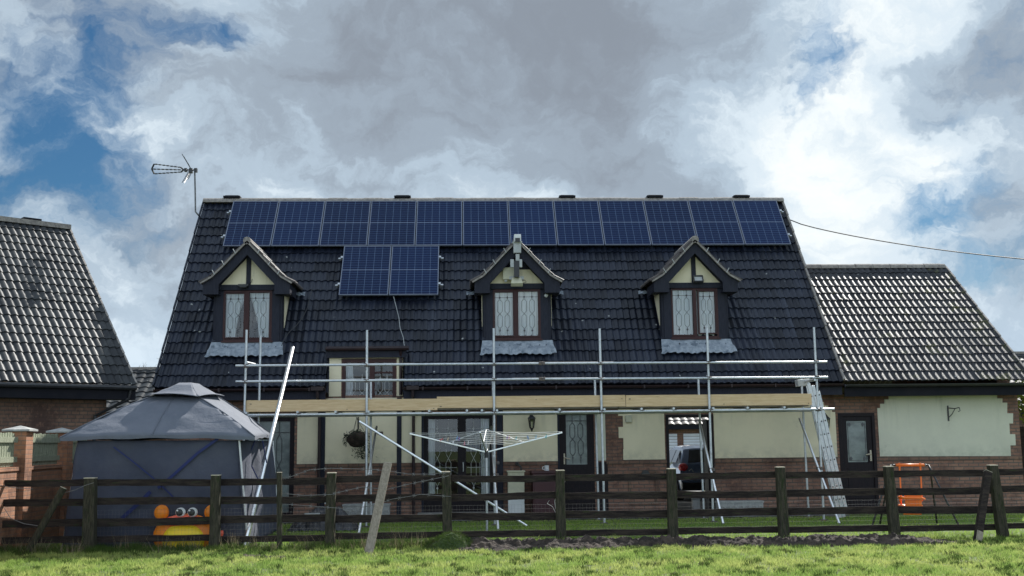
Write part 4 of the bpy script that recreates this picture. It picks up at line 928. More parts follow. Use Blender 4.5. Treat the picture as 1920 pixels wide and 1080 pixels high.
# ================================================================== TENT (gazebo)
tn = thing('gazebo', 'grey fabric party tent with two tier roof and side walls left of the house', 'gazebo', (-4.9, -4.3, 0))
GY0, GY1 = -5.72, -2.95
FL = OY(112, 821, GY0-.1); FR_ = OY(478, 819, GY0-.1); BR = OY(514, 819, GY1+.1); BL = Vector((FL.x+.05, GY1+.1, FL.z))
c0 = [OY(278, 742, -4.85), OY(371, 744, -4.95), OY(416, 743, -4.05), Vector((0, 0, 0))]; c0[3] = Vector((c0[0].x+.25, -3.95, c0[0].z))
ctop = [p+Vector((0, 0, .02)) for p in c0]
for i, p in enumerate(ctop): cc = sum(ctop, Vector())/4; ctop[i] = cc+(p-cc)*.80
def tier(corners, tops, sag, wr, name, m, hem=.0, nseg=26, n2=12):
    for i in range(4):
        A, B = corners[i], corners[(i+1) % 4]; Ta, Tb = tops[i], tops[(i+1) % 4]
        def P(u, v):
            a = A.lerp(B, u); b = Ta.lerp(Tb, u); q = a.lerp(b, v); s_ = math.sin(math.pi*u)*(1-v)
            q = q + Vector((0, 0, -sag*math.sin(math.pi*v)*1.0 + .035*s_*(1-v)**3))
            nz = noise.noise(Vector((q.x*2.0+i*7, q.y*2.0, v*9)))*wr*math.sin(math.pi*min(1, v*1.1))
            return q + Vector((0, 0, nz))
        mb = MB(); mb.grid(P, nseg, n2); o = mb.build(name, M[m], tn, smooth=True, solid=.006)
C = [FL, FR_, BR, BL]
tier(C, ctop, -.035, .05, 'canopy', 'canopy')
mb = MB()
for i in range(4):
    A, B = C[i], C[(i+1) % 4]; mb.grid(lambda u, v: A.lerp(B, u)+Vector((0, 0, .035*math.sin(math.pi*u)-.05*v-.008*math.sin(u*23)*v)), 20, 1)
mb.build('hem', M['canopy'], tn)
mb = MB()
for i in range(4): mb.tube([C[i].lerp(ctop[i], t)+Vector((0, 0, .035*math.sin(math.pi*t)+.006)) for t in [k/8 for k in range(9)]], .010, 6)
fm = [(C[0].lerp(C[1], .47)).lerp(ctop[0].lerp(ctop[1], .47), t)+Vector((0, -.006, .035*math.sin(math.pi*t)+.012+.03*(1-t)**3)) for t in [k/8 for k in range(9)]]
mb.tube(fm, .005, 5); build_each(mb, 'seam', M['canopy'], tn)
apx = OY(356, 718, -4.5); ap = [apx+Vector((-.16, -.1, 0)), apx+Vector((.05, -.12, 0)), apx+Vector((.14, .1, -.01)), apx+Vector((-.12, .12, 0))]
cap = [OY(272, 740, -5.0), OY(371, 743, -5.15), OY(421, 742, -4.05), OY(330, 742, -3.95)]
cap[3].z = cap[0].z
tier(cap, ap, .03, .03, 'vent_canopy', 'canopy', nseg=12, n2=6)
mb = MB(); mb.add(ap, [(0, 1, 2, 3)]); mb.build('vent_canopy', M['canopy'], tn)
# walls
wf = [OY(145, 826, GY0), OY(447, 826, GY0)]; wb = [OY(116, 1030, GY0), OY(463, 1030, GY0)]
for p in wb: p.z = .0
zt_ = wf[0].z+.03
def wall_face(A0, A1, B0, B1, wr, name='side_wall', folds=0):
    def P(u, v):
        q = A0.lerp(A1, u).lerp(B0.lerp(B1, u), v); n_ = Vector((A1.y-A0.y, -(A1.x-A0.x), 0)).normalized()
        w_ = wr*noise.noise(Vector((q.x*1.1+q.y*2.2, q.z*1.4, 3.1)))*2+.014*noise.noise(Vector((q.x*7+q.y*9, q.z*2.5, 1)))
        if folds: w_ += .035*math.sin(u*folds)*v**.5
        return q - n_*w_
    mb = MB(); mb.grid(P, 44, 26); return mb.build(name, M['tent_wall'], tn, smooth=True, solid=.004)
BRw = Vector((wf[1].x+.02, GY1+.35, wf[1].z)); BRb = Vector((wb[1].x-.02, GY1+.35, 0)); BLw = Vector((wf[0].x, GY1+.2, wf[0].z)); BLb = Vector((wb[0].x, GY1+.2, 0))
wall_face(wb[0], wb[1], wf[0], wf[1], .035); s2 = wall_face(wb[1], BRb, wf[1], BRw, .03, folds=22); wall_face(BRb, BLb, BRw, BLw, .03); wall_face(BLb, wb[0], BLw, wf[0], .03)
mb = MB(); mb.tube([wb[1]+Vector((.02, -.03, 0)), wf[1]+Vector((.02, -.03, .0))], .016, 6); mb.tube([BRb, BRw], .02, 6); mb.tube([wb[0]+Vector((0, .05, 0)), wf[0]+Vector((0, .05, 0))], .02, 6); mb.build('pole', M['plastic_white'], tn)
def strap(pts, w_):
    P = [OY(x, y, GY0-.045) for x, y in pts]; mb = MB()
    for a, b in zip(P[:-1], P[1:]): mb.beam(a, b, .008, w_, (0, 0, 1))
    mb.build('strap', M['strap'], tn)
strap([(409, 822), (370, 850), (320, 895), (296, 915)], .045); strap([(282, 922), (262, 942), (228, 972)], .06); strap([(213, 838), (245, 862), (288, 897), (318, 925), (330, 938)], .022)
mb = MB()
for pts in (((452, 828), (470, 870), (487, 905)), ((478, 826), (462, 868), (455, 885)), ((492, 826), (500, 868))):
    mb.tube([OY(x, y, -4.9) for x, y in pts], .010, 4)
mb.build('guy_rope', M['strap'], tn)

# ================================================================== CRAB SANDPIT
ct = thing('crab_sandpit', 'orange toy crab sandpit with yellow belly and googly eyes behind the fence', 'sandpit', OY(347, 1031, -5.95))
CYc = -5.93; zz = lambda x, y, Y=CYc: OY(x, y, Y)
def blob(name, m, x, y, rx, rz, ry, dy=0.0, rot=0, par=ct):
    p = zz(x, y); s_ = (p.y-CAMP.y)/FPX; mb = MB(Matrix.Translation((p.x, CYc+dy, p.z)) @ Matrix.Rotation(rot, 4, 'Y')); mb.ball((0, 0, 0), rx*s_, ry, rz*s_, 24, 14); return mb.build(name, M[m], par, smooth=True)
blob('shell', 'crab_orange', 348, 1005, 59, 40, .10, 0)
blob('belly', 'crab_yellow', 346, 1012, 39, 31, .09, -.06)
blob('brow', 'crab_red', 346, 977, 36, 12, .07, -.05)
for x in (303, 397): 
    blob('claw', 'crab_orange', x, 961, 13.5, 14, .06, 0, .3 if x < 350 else -.3); blob('claw', 'crab_orange', x+(-2 if x < 350 else 4), 975, 8, 8, .05, 0)
for x in (341, 363.5):
    e_ = blob('eye', 'white', x, 960, 9.2, 8.6, .05, -.08); blob('pupil', 'black', x-1.0, 960, 6.4, 6.2, .02, -.122, par=e_); blob('glint', 'white', x-4, 956.5, 1.7, 1.7, .01, -.142, par=e_)
for x in (413, ): blob('leg', 'crab_red', x, 1003, 5, 9, .04, 0, .5)
blob('leg', 'crab_orange', 410, 1021, 5, 10, .04, 0)

# ================================================================== ROTARY CLOTHES LINE
ca = thing('rotary_clothes_line', 'open rotary washing line with white arms and pegs on the lawn', 'clothes line', (.39, -3.45, 0))
hub = OY(912, 848, -3.45); mb = MB(); mb.tube([(hub.x, -3.45, 0), (hub.x, -3.45, hub.z-.02)], .022, 10); mb.build('post', M['steel'], ca)
mb = MB(); mb.tube([(hub.x, -3.45, hub.z-.10), (hub.x, -3.45, hub.z+.03)], .036, 10); mb.build('hub', M['black'], ca)
tipL = OY(768, 813, -3.60); tipR = OY(1054, 811, -3.25); tipF = OY(900, 811, -4.75); tipF.z = tipL.z+.0; tipB = Vector((hub.x+.15, -2.1, tipL.z)); hb_ = Vector((hub.x, -3.45, hub.z))
tips = [tipL, tipF, tipR, tipB]
for tp in tips: mb = MB(); mb.beam(hb_, tp, .026, .026, (0, 0, 1)); mb.build('arm', M['alu'], ca, bevel=.004)
mastt = Vector((hub.x-.04, -3.45, hub.z+.02)); mb = MB()
for tp in tips: mb.tube([(hub.x, -3.45, hub.z+.42), hb_.lerp(tp, .50)], .009, 5)
mb.tube([(hub.x, -3.45, hub.z), (hub.x, -3.45, hub.z+.43)], .016, 8); mb.build('stay', M['plastic_grey'], ca)
mb = MB()
for k in range(7):
    f = .42+.58*k/6
    for i in range(4):
        a = hb_.lerp(tips[i], f); b = hb_.lerp(tips[(i+1) % 4], f); mid = (a+b)/2-Vector((0, 0, .012*f)); mb.tube([a+Vector((0, 0, .016)), mid, b+Vector((0, 0, .016))], .0032, 4)
mb.build('line', M['rope'], ca)
pegc = {'red': (.65, .06, .08), 'cream': (.70, .55, .40), 'white': (.75, .72, .75), 'blue': (.06, .25, .60), 'purple': (.22, .08, .45), 'pink': (.75, .30, .38), 'teal': (.05, .45, .48), 'pale blue': (.35, .55, .70)}
for k, c in pegc.items(): M['peg '+k] = mat('peg '+k, c, None, .5)
pegs = [(828, 824, 'red', 'leftmost peg, lying across the left side of the washing line'), (840, 823, 'cream', 'cream peg right of the red one on the washing line'), (850, 829, 'white', 'low white peg on the left side of the washing line'), (857, 821, 'blue', 'blue peg on the left side of the washing line'), (861, 822, 'purple', 'purple peg beside the blue one on the left side of the line'), (871, 831, 'pink', 'pale pink peg low on the left side of the line'), (878, 829, 'white', 'white peg nearest the left of the hub on the line'),
 (951, 820, 'purple', 'purple peg nearest the right of the hub on the line'), (955, 820, 'pink', 'pink peg on the right side of the washing line'), (968, 821, 'teal', 'teal peg on the right side of the washing line'), (990, 820, 'blue', 'blue peg on the right side of the washing line'), (1005, 819, 'pale blue', 'pale blue peg on the right side of the washing line'), (1024, 818, 'teal', 'teal peg near the right tip of the washing line')]
for i, (x, y, c, lab) in enumerate(pegs):
    Y = -3.95 if x < 912 else -3.75; p = OY(x, y, Y); t = thing('clothes_peg', lab, 'clothes peg', p, 'pegs on the washing line'); tl = .5 if i == 0 else rnd.uniform(-.2, .2)
    mb = MB(Matrix.Translation(p) @ Matrix.Rotation(tl*2, 4, 'Y')); mb.prism([(-.004, .035), (-.014, -.04), (-.006, -.04), (.004, .0), (.006, -.04), (.014, -.04), (.004, .035)], -.008, .008); mb.build('peg_body', M['peg '+c], t)

# ================================================================== BABY SWING
sw = thing('baby_swing', 'folding black frame with orange toddler swing seat by the annex', 'swing', (8.6, -3.4, 0))
mb = MB(); A = OZ(1757, 986); B = OZ(1799, 996); C_ = OZ(1632, 990); A.z = B.z = C_.z = .02; tr = OY(1741, 872, -3.75); tl = OY(1671, 872, -3.75); Bk2 = Vector((C_.x+.15, B.y-.0, .02)); 
A = OY(1757, 986, -3.3); A.z = .02; B = OY(1800, 998, -4.4); B.z = .02; C_ = OY(1650, 985, -3.3); C_.z = .02; C2 = OY(1634, 992, -4.3); C2.z = .02
for nm, pts in (('leg', (A, A.lerp(tr, .9)+Vector((.02, 0, 0)), tr, tr.lerp(tl, .15))), ('leg', (B, B.lerp(tr, .88), tr)), ('leg', (C_, C_.lerp(tl, .9), tl, tl.lerp(tr, .15))), ('leg', (C2, C2.lerp(tl, .88), tl))):
    mb = MB(); mb.tube(pts, .018, 8); mb.build(nm, M['black'], sw, smooth=True)
mb = MB(); mb.tube([tl.lerp(tr, .12), tl.lerp(tr, .88)], .026, 10); mb.build('top_bar', M['orange'], sw, smooth=True)
for f in (.22, .78):
    h = tl.lerp(tr, f); q = OY(1690 if f < .5 else 1729, 940, -3.8); mb = MB(); mb.beam(h, q, .025, .012, (0, 1, 0)); mb.tube([h+Vector((0, 0, .04)), h-Vector((0, 0, .06))], .02, 6); mb.build('strap', M['orange'], sw)
a = OY(1697, 950, -3.9); b = OY(1727, 925, -3.9); mb = MB(); mb.box(a.x, b.x, -3.93, -3.88, a.z, b.z); mb.box(a.x-.03, b.x+.03, -3.90, -3.62, a.z-.02, a.z+.03)
mb.build('seat', M['orange'], sw, bevel=.02)
mb = MB(); mb.tube([OY(1686, 932, -3.8), OY(1697, 934, -3.95), OY(1727, 934, -3.95), OY(1733, 936, -3.8)], .024, 8); mb.tube([OY(1686, 932, -3.8), OY(1690, 945, -3.7)], .02, 6); mb.tube([OY(1694, 963, -3.85), OY(1727, 963, -3.85)], .022, 8); mb.build('guard', M['orange'], sw, smooth=True)

# ================================================================== JUNK BY THE LEFT DOOR
t = thing('rubbish_sack', 'crumpled black plastic sheets heaped beside the tent', 'rubbish', (-2.9, -2.6, 0)); mb = MB()
def heap(u, v):
    x = -3.35+u*1.35; y = -2.9+v*.8; h = .48*max(0, math.sin(math.pi*u)**.7*math.sin(math.pi*v)**.6)*(.7+.5*noise.noise(Vector((x*4, y*4, 2))))+.05*noise.noise(Vector((x*11, y*11, 5))); return Vector((x, y, max(0, h)))
mb.grid(heap, 40, 24); mb.build('sheet', M['tarp'], t)
mb = MB(); mb.box(-3.0, -2.72, -2.95, -2.9, .28, .34); mb.tube([(-2.62, -3.0, .52), (-2.5, -3.05, .47), (-2.45, -3.05, .36)], .014, 6); mb.build('handle', M['plastic_grey'], t)

# ================================================================== GARDEN WALL
gw = thing('garden_wall', 'orange brick garden wall with capped pillars and slatted fence panels', 'garden wall', (-7.3, -4, 0))
P1 = OY(52, 800, -5.3); P2_ = OY(127, 805, -3.1); dirw = Vector((P2_.x-P1.x, P2_.y-P1.y, 0)); Lw = dirw.length; dirw.normalize(); nrm = Vector((dirw.y, -dirw.x, 0))
TW = Matrix(((nrm.x, dirw.x, 0, P1.x-.12), (nrm.y, dirw.y, 0, P1.y), (0, 0, 1, 0), (0, 0, 0, 1)))   # local x = outwards (right), y = along
mb = MB(TW); mb.box(-.12, .08, -3.4, 3.9, 0, 1.24)
mb.build('wall', M['brick_orange'], gw)
mb = MB(TW); mb.box(-.14, .10, -3.4, 3.9, 1.24, 1.30); mb.box(-.13, .09, -3.4, 3.9, 1.02, 1.05); mb.build('coping', M['brick_orange'], gw)
for k, yy in enumerate((-2.3, 0, 2.25)):
    mb = MB(TW); mb.box(-.17, .16, yy-.17, yy+.17, 0, 1.88); pl = mb.build('pillar', M['brick_orange'], gw)
    mb = MB(TW); b0 = .22; mb.add([(-b0, yy-b0, 1.88), (b0, yy-b0, 1.88), (b0, yy+b0, 1.88), (-b0, yy+b0, 1.88), (-b0, yy-b0, 1.91), (b0, yy-b0, 1.91), (b0, yy+b0, 1.91), (-b0, yy+b0, 1.91), (0, yy, 1.975)], [(3, 2, 1, 0), (0, 1, 5, 4), (1, 2, 6, 5), (2, 3, 7, 6), (3, 0, 4, 7), (4, 5, 8), (5, 6, 8), (6, 7, 8), (7, 4, 8)]); mb.build('pillar_cap', M['stone_cap'], pl)
for y0, y1 in ((-3.35, -2.49), (-2.1, -.19), (.19, 2.06), (2.44, 3.8)):
    mb = MB(TW); y = y0+.02
    while y < y1-.08: mb.box(-.02, .005, y, y+.085, 1.31, 1.85+rnd.uniform(-.008, .008)); y += .115
    for z in (1.42, 1.74): mb.box(.005, .04, y0, y1, z-.045, z+.045)
    mb.build('fence_panel', M['panel_fence'], gw)

# ================================================================== NEIGHBOURING HOUSE (left)
nb = thing('neighbouring_house', 'brick house with steep grey tiled roof at the left edge', 'house', (-11, 0, 0))
al = R(50); E_ = Vector((math.sin(al), math.cos(al), 0)); Pp = Vector((-E_.y, E_.x, 0)); hE = 2.85; A0 = OZ(254, 722, hE)
d = ray(128, 428); det = Pp.x*(-d.y)+d.x*Pp.y; bx = CAMP.x-A0.x; by = CAMP.y-A0.y; run = (bx*(-d.y)+d.x*by)/det; tt_ = (Pp.x*by-Pp.y*bx)/det; zR = CAMP.z+d.z*tt_
LN = 9.0; Sl = Vector((Pp.x*run, Pp.y*run, zR-hE)); SLn = Sl.length; Sl.normalize()
tile_roof('roof', nb, M['tile_left'], A0-E_*LN, E_, Sl, LN, SLn, gauge=.30, seed=21, amp=.026, lip=.024)
Bf = A0+Pp*(2*run); tile_roof('roof', nb, M['tile_left'], Bf, -E_, Vector((-Pp.x*run, -Pp.y*run, zR-hE)), LN, SLn, gauge=.30, seed=22)
TB = Matrix(((E_.x, Pp.x, 0, A0.x), (E_.y, Pp.y, 0, A0.y), (0, 0, 1, 0), (0, 0, 0, 1)))   # local x along eave, y inwards
mb = MB(TB); mb.box(-LN, .02, run-.13, run+.13, zR-.04, zR+.07)
mb.build('ridge', M['mortar'], nb)
mb = MB(TB); q = 1.0; mb.box(-1.05, -.65, run-.1, run+.1, zR+.07, zR+.12); mb.build('ridge_vent', M['fascia_black'], nb)
mb = MB(TB); mb.box(-LN, .02, .02, .05, hE-.30, hE-.03); mb.box(-LN, .02, .05, .42, hE-.30, hE-.28); mb.build('fascia', M['fascia_black'], nb)
mb = MB(TB)
for i in range(18):
    a = Vector((.015, run*i/18, hE+(zR-hE)*i/18+.03+.01*(i % 2))); b = Vector((.015, run*(i+.96)/18, hE+(zR-hE)*(i+.96)/18+.02)); mb.beam(a, b, .04, .05, (0, 0, 1))
mb.build('verge', M['mortar'], nb)
mb = MB(TB); mb.box(-LN+.2, -.42, .40, .62, 0, hE-.30); mb.prismx([(.62, 0), (2*run-.4, 0), (2*run-.4, hE-.3), (run, zR-.15), (.62, hE-.3)], -.66, -.42); mb.build('wall', M['brick_dark'], nb)
mb = MB(TB); mb.tube([(-.10, -.01, hE-.09), (-.12, .02, hE-.28), (-.66, .35, hE-.62), (-.66, .35, 0)], .036, 8); mb.build('downpipe', M['black'], nb)
mb = MB(TB); mb.tube([(-LN, -.04, hE-.06), (0, -.04, hE-.06)], .05, 8); mb.build('gutter', M['black'], nb)

# ================================================================== FAR BUILDINGS
def small_house(name, label, x0, x1, y, run_, ze, zr, tile='tile_left', wall='brick_dark', gauge=.33):
    t = thing(name, label, 'house', ((x0+x1)/2, y+run_, 0)); S_ = Vector((0, run_, zr-ze))
    tile_roof('roof', t, M[tile], (x0, y, ze), (1, 0, 0), S_, x1-x0, S_.length, gauge=gauge, seed=int(abs(x0)*10), wave=.3, amp=.035)
    mb = MB(); mb.add([(x0, y+2*run_, ze), (x1, y+2*run_, ze), (x1, y+run_, zr), (x0, y+run_, zr)], [(0, 1, 2, 3)]); mb.build('roof', M['fascia_black'], t)
    mb = MB(); mb.box(x0+.2, x1-.2, y+.35, y+2*run_-.35, 0, ze-.1); mb.prismx([(y+.35, ze-.1), (y+2*run_-.35, ze-.1), (y+run_, zr-.15)], x0+.2, x1-.2); mb.build('wall', M[wall], t)
    mb = MB(); mb.box(x0, x1, y-.02, y+.02, ze-.2, ze); mb.build('fascia', M['fascia_black'], t)
    mb = MB(); mb.box(x0, x1, y+run_-.12, y+run_+.12, zr-.04, zr+.06); mb.build('ridge', M['mortar'], t)
    return t
small_house('distant_house', 'low grey tiled roof seen between the tent and the long house', -15.5, -7.6, 10.0, 3.2, 2.3, 4.18, 'tile_left')
small_house('distant_house', 'sliver of tiled roof beyond the right end of the annex', 21.6, 34, 18, 3.6, 2.6, 5.15, 'tile_left')
gb = small_house('garage_block', 'brick garage block with white slatted doors seen through the open doorway', 3.5, 16.5, 22, 3.4, 2.28, 4.3, 'tile_brown', 'brick')
gb['category'] = 'garage'
for x0, x1 in ((6.2, 8.95), (9.22, 10.9), (11.2, 13.6)):
    mb = MB(); z = 0
    while z < 1.9: mb.box(x0, x1, 22.29, 22.33, z, z+.105); z += .12
    mb.build('garage_door', M['shutter'], gb)
# shed roof & twigs at far right handled by trees

# ================================================================== CAR
car = thing('parked_car', 'steel blue hatchback parked beyond the open doorway', 'car', (6.28, 6.1, 0))
TC = Matrix.Translation((6.62, 5.6, 0)) @ Matrix.Rotation(R(2), 4, 'Z')
prof = [(.02, .28), (0, .55), (.04, .78), (.10, .98), (.24, 1.15), (.46, 1.37), (.80, 1.445), (1.6, 1.455), (2.1, 1.37), (2.75, .99), (3.4, .88), (3.75, .72), (3.85, .5), (3.8, .25), (2.0, .22)]
def hw(z): return .80 if z < .3 else (.84 if z < .95 else .84-.24*(z-.95)/.5)
mb = MB(TC); vs = []; n = len(prof)
for k in (-1, -.5, .5, 1):
    for (y, z) in prof:
        zz_ = z+(.03 if abs(k) < 1 and z > 1.2 else 0); yy_ = y-(.05 if abs(k) < 1 and y < .5 else 0); vs.append((k*hw(z), yy_, zz_))
fs = [tuple(range(n)), tuple(range(4*n-1, 3*n-1, -1))]
for s_ in range(3):
    for i in range(n): j = (i+1) % n; fs.append((s_*n+i, (s_+1)*n+i, (s_+1)*n+j, s_*n+j))
mb.add(vs, fs); mb.build('body', M['carpaint'], car, smooth=False, bevel=.03)
M['carglass'] = mat('dark car glass', (.012, .016, .022), None, .06, coat=.5)
def cq(name, pts, m, off=.012):
    mb = MB(TC); mb.add(pts, [tuple(range(len(pts)))]); o = mb.build(name, M[m], car, solid=.006); return o
cq('rear_window', [(-.60, .085, 1.03), (.60, .085, 1.03), (.50, .36, 1.36), (-.50, .36, 1.36)], 'carglass')
for s_ in (-1, 1):
    x = lambda z: s_*(hw(z)+.008)
    cq('side_window', [(x(1.02), .62, 1.02), (x(1.02), 1.15, 1.02), (x(1.36), 1.15, 1.36), (x(1.34), .72, 1.34)], 'carglass'); cq('side_window', [(x(1.0), 1.22, 1.0), (x(1.0), 2.4, 1.0), (x(1.36), 1.95, 1.36), (x(1.36), 1.22, 1.36)], 'carglass')
    mb = MB(TC); mb.ball((s_*.74, .11, .90), .135, .13, .12, 12, 8); mb.build('tail_light', M['taillight'], car, smooth=True)
    mb = MB(TC); mb.ball((s_*.95, 2.25, 1.02), .10, .07, .08, 10, 6); mb.build('wing_mirror', M['black'], car, smooth=True)
    for yy in (.62, 3.1):
        mb = MB(TC); mb.tube([(s_*.66, yy, .30), (s_*.85, yy, .30)], .30, 20); wh = mb.build('wheel', M['tyre'], car)
        mb = MB(TC); mb.tube([(s_*.853, yy, .30), (s_*.862, yy, .30)], .19, 14); mb.build('rim', M['plastic_grey'], wh)
mb = MB(TC); mb.box(-.26, .26, -.085, -.07, .60, .71); mb.build('number_plate', M['plastic_white'], car)
mb = MB(TC); mb.box(-.82, .82, -.09, .08, .30, .50); mb.build('bumper', M['black'], car, bevel=.03)
mb = MB(TC); mb.tube([(-.62, -.03, .80), (-.55, -.05, .86), (-.50, -.05, .78)], .012, 5); mb.build('badge', M['plastic_white'], car)
b_ = thing('white_box', 'small white box on the ground behind the parked car', 'box', OY(1304, 945, 1.6)); p = OY(1304, 948, 1.6)
mb = MB(); mb.box(p.x-.08, p.x+.09, 1.5, 1.65, .02, .26); mb.build('carton', M['plastic_white'], b_, bevel=.006); mb = MB(); mb.box(p.x-.09, p.x+.10, 1.49, 1.66, .26, .28); mb.build('lid', M['plastic_grey'], b_)
# ================================================================== GROUND
def sheet(name, x0, x1, y0, y1, z, m):
    mb = MB(); mb.add([(x0, y0, z), (x1, y0, z), (x1, y1, z), (x0, y1, z)], [(0, 1, 2, 3)]); return tag(mb.build(name, M[m]), kind='structure')
sheet('ground', -400, 400, -200, 600, -.012, 'ground')
sheet('patio', -5.6, 8.15, -.75, -.012, .008, 'concrete')
mb = MB(); mb.box(3.5, 7.7, .0, 20, -.01, .004); tag(mb.build('driveway', M['concrete']), kind='structure')
def fractal(x, y, s, seed=0, o=4):
    v = 0; a = 1; t = 0
    for k in range(o): v += a*noise.noise(Vector((x*s, y*s, seed+k*7.3))); t += a; a *= .5; s *= 2.1
    return v/t
# lookup table for patchiness
GX, GY = np.linspace(-10, 14, 241), np.linspace(-13, 0, 131)
GN = np.array([[fractal(x, y, .9, 5) for x in GX] for y in GY]); GN2 = np.array([[fractal(x, y, 3.2, 9, 3) for x in GX] for y in GY])
def look(A, x, y): return A[np.clip(((y+13)/.1).astype(int), 0, 130), np.clip(((x+10)/.1).astype(int), 0, 240)]
def blades(name, m, n, x0, x1, y0, y1, hmin, hmax, wd, seed, mask=None, lean=.5, clump=0, kind='stuff'):
    rg = np.random.default_rng(seed)
    x = rg.uniform(x0, x1, n); y = rg.uniform(y0, y1, n)
    if clump:
        cx = rg.uniform(x0, x1, clump); cy = rg.uniform(y0, y1, clump); i = rg.integers(0, clump, n); x = cx[i]+rg.normal(0, .035, n); y = cy[i]+rg.normal(0, .035, n)
    keep = np.ones(n, bool) if mask is None else mask(x, y, rg)
    x, y = x[keep], y[keep]; n = len(x)
    p = look(GN, x, y); p2 = look(GN2, x, y)
    h = rg.uniform(hmin, hmax, n)*(1+.7*p+.9*np.clip(p2, -.5, 1)); a = rg.uniform(0, 2*np.pi, n); l = h*rg.normal(0, lean, n); l2 = h*rg.normal(0, lean, n); ww = wd*rg.uniform(.6, 1.3, n)
    V = np.empty((n, 3, 3)); V[:, 0] = np.stack([x-ww*np.cos(a), y-ww*np.sin(a), np.full(n, -.012)], 1); V[:, 1] = np.stack([x+ww*np.cos(a), y+ww*np.sin(a), np.full(n, -.012)], 1); V[:, 2] = np.stack([x+l, y+l2, h], 1)
    me = bpy.data.meshes.new(name); me.vertices.add(3*n); me.vertices.foreach_set('co', V.astype(np.float32).ravel()); me.loops.add(3*n); me.loops.foreach_set('vertex_index', np.arange(3*n, dtype=np.int32)); me.polygons.add(n); me.polygons.foreach_set('loop_start', np.arange(0, 3*n, 3, dtype=np.int32)); me.polygons.foreach_set('loop_total', np.full(n, 3, np.int32)); me.update(); me.validate(); me.materials.append(M[m])
    o = bpy.data.objects.new(name, me); col.objects.link(o); return tag(o, kind=kind)
def mudh(x, y):
    c = -6.78+.10*math.sin(x*.8)+.06*math.sin(x*2.3); w_ = .40+.10*math.sin(x*1.1+1); d = abs(y-c)/w_
    e_ = min(1, max(0, (x+.55)/.8))*min(1, max(0, (8.3-x)/1.6)); f = 1-d**2
    return (f*.13-.04)*e_ + (-.05)*(1-e_) + max(0, f)*e_*(.16*abs(fractal(x, y, 3.4, 3, 4))+.05*fractal(x, y, 14, 1, 2)) + (.03*fractal(x, y, 6, 2, 2) if e_ > 0 else 0)
MX = np.linspace(-1.2, 8.9, 505); MY = np.linspace(-7.5, -6.05, 80)
mb = MB(); vs = [(x, y, mudh(x, y)) for y in MY for x in MX]; nx = len(MX); fs = []
for j in range(len(MY)-1):
    for i in range(nx-1):
        q = (j*nx+i, j*nx+i+1, (j+1)*nx+i+1, (j+1)*nx+i)
        if max(vs[k][2] for k in q) > -.012: fs.append(q)
mb.add(vs, fs); tag(mb.build('churned_mud', M['soil']), kind='stuff')
def notmud(x, y, rg):
    c = -6.78+.10*np.sin(x*.8)+.06*np.sin(x*2.3); w_ = .40+.10*np.sin(x*1.1+1); d = np.abs(y-c)/w_
    e_ = np.clip((x+.55)/.8, 0, 1)*np.clip((8.3-x)/1.6, 0, 1)
    return ~((d < .95) & (rg.uniform(0, 1, len(x)) < e_*1.02))
blades('field_grass', 'grass', 80000, -8.2, 9.6, -11.6, -6.15, .012, .04, .0055, 1, notmud)
blades('field_grass', 'grass', 95000, -8.2, 9.6, -11.6, -6.3, .022, .062, .007, 2, notmud, clump=5200)
blades('lawn_grass', 'lawn', 90000, -6.9, 14, -6.15, -.76, .012, .034, .005, 3)
blades('rough_grass', 'weed', 14000, -8.2, -.5, -6.75, -6.05, .03, .13, .006, 4, clump=420)
blades('rough_grass', 'grass', 5000, -.5, 9.6, -6.40, -6.12, .03, .12, .005, 5, clump=160)
blades('rough_grass', 'weed', 3500, 6.6, 9.6, -7.3, -6.3, .02, .06, .006, 15, clump=90)
blades('dead_stalks', 'dead', 900, -8.2, -.6, -6.7, -6.1, .10, .28, .004, 6, lean=.35, clump=90)
blades('dead_stalks', 'dead', 9000, -8.2, 9.6, -11.6, -6.3, .012, .035, .005, 7, lean=1.1)
blades('field_weeds', 'weed', 30000, -8.2, 9.6, -11.6, -6.9, .02, .06, .009, 21, notmud, clump=420)
# small clods and molehills
def mound(name, label, cx, cy, rx, ry, h, m, seed, cat='mound'):
    mb = MB(); 
    def P(u, v):
        a = 2*math.pi*u; r_ = v; x = cx+rx*r_*math.cos(a)*(1+.15*noise.noise(Vector((math.cos(a)*2, math.sin(a)*2, seed)))); y = cy+ry*r_*math.sin(a)
        return Vector((x, y, -.02+h*max(0, 1-r_**1.7)*(1+.25*fractal(x, y, 5, seed))+.035*fractal(x, y, 12, seed)))
    mb.grid(P, 60, 20); o = mb.build(name, M[m], smooth=True); return tag(o, label, cat)
p = OY(848, 1034, -6.75); mound('grass_heap', 'dark green heap of old grass cuttings at the foot of the fence', p.x, -6.75, .42, .28, .26, 'mound', 3)
rg_ = random.Random(3); mb = MB()
for i in range(2600):
    a = rg_.uniform(0, 6.28); q = math.sqrt(rg_.random()); x = p.x+.45*q*math.cos(a); y = -6.75+.30*q*math.sin(a); z = .25*max(0, 1-q**1.7); d = Vector((rg_.gauss(0, 1), rg_.gauss(0, 1), rg_.gauss(.3, .6))).normalized()*rg_.uniform(.03, .08); s_ = d.orthogonal().normalized()*.004
    b = Vector((x, y, z)); mb.add([b-s_, b+s_, b+d], [(0, 1, 2)])
tag(mb.build('grass_heap_straw', M['weed']), kind='stuff')
p = OY(895, 1030, -6.8); mound('soil_heap', 'brown soil heap right beside the heap of grass cuttings', p.x, -6.7, .38, .25, .19, 'soil', 8)
for i, (x, y) in enumerate(((470, 1044), (425, 1040), (520, 1046))):
    q = OZ(x, y); mound('mud_patch', ('small muddy patch below the foot of the loose tube', 'muddy patch right of the crab in front of the fence', 'muddy patch at the foot of the thin stake')[i], q.x, q.y, .40, .12, .05, 'soil', 20+i)
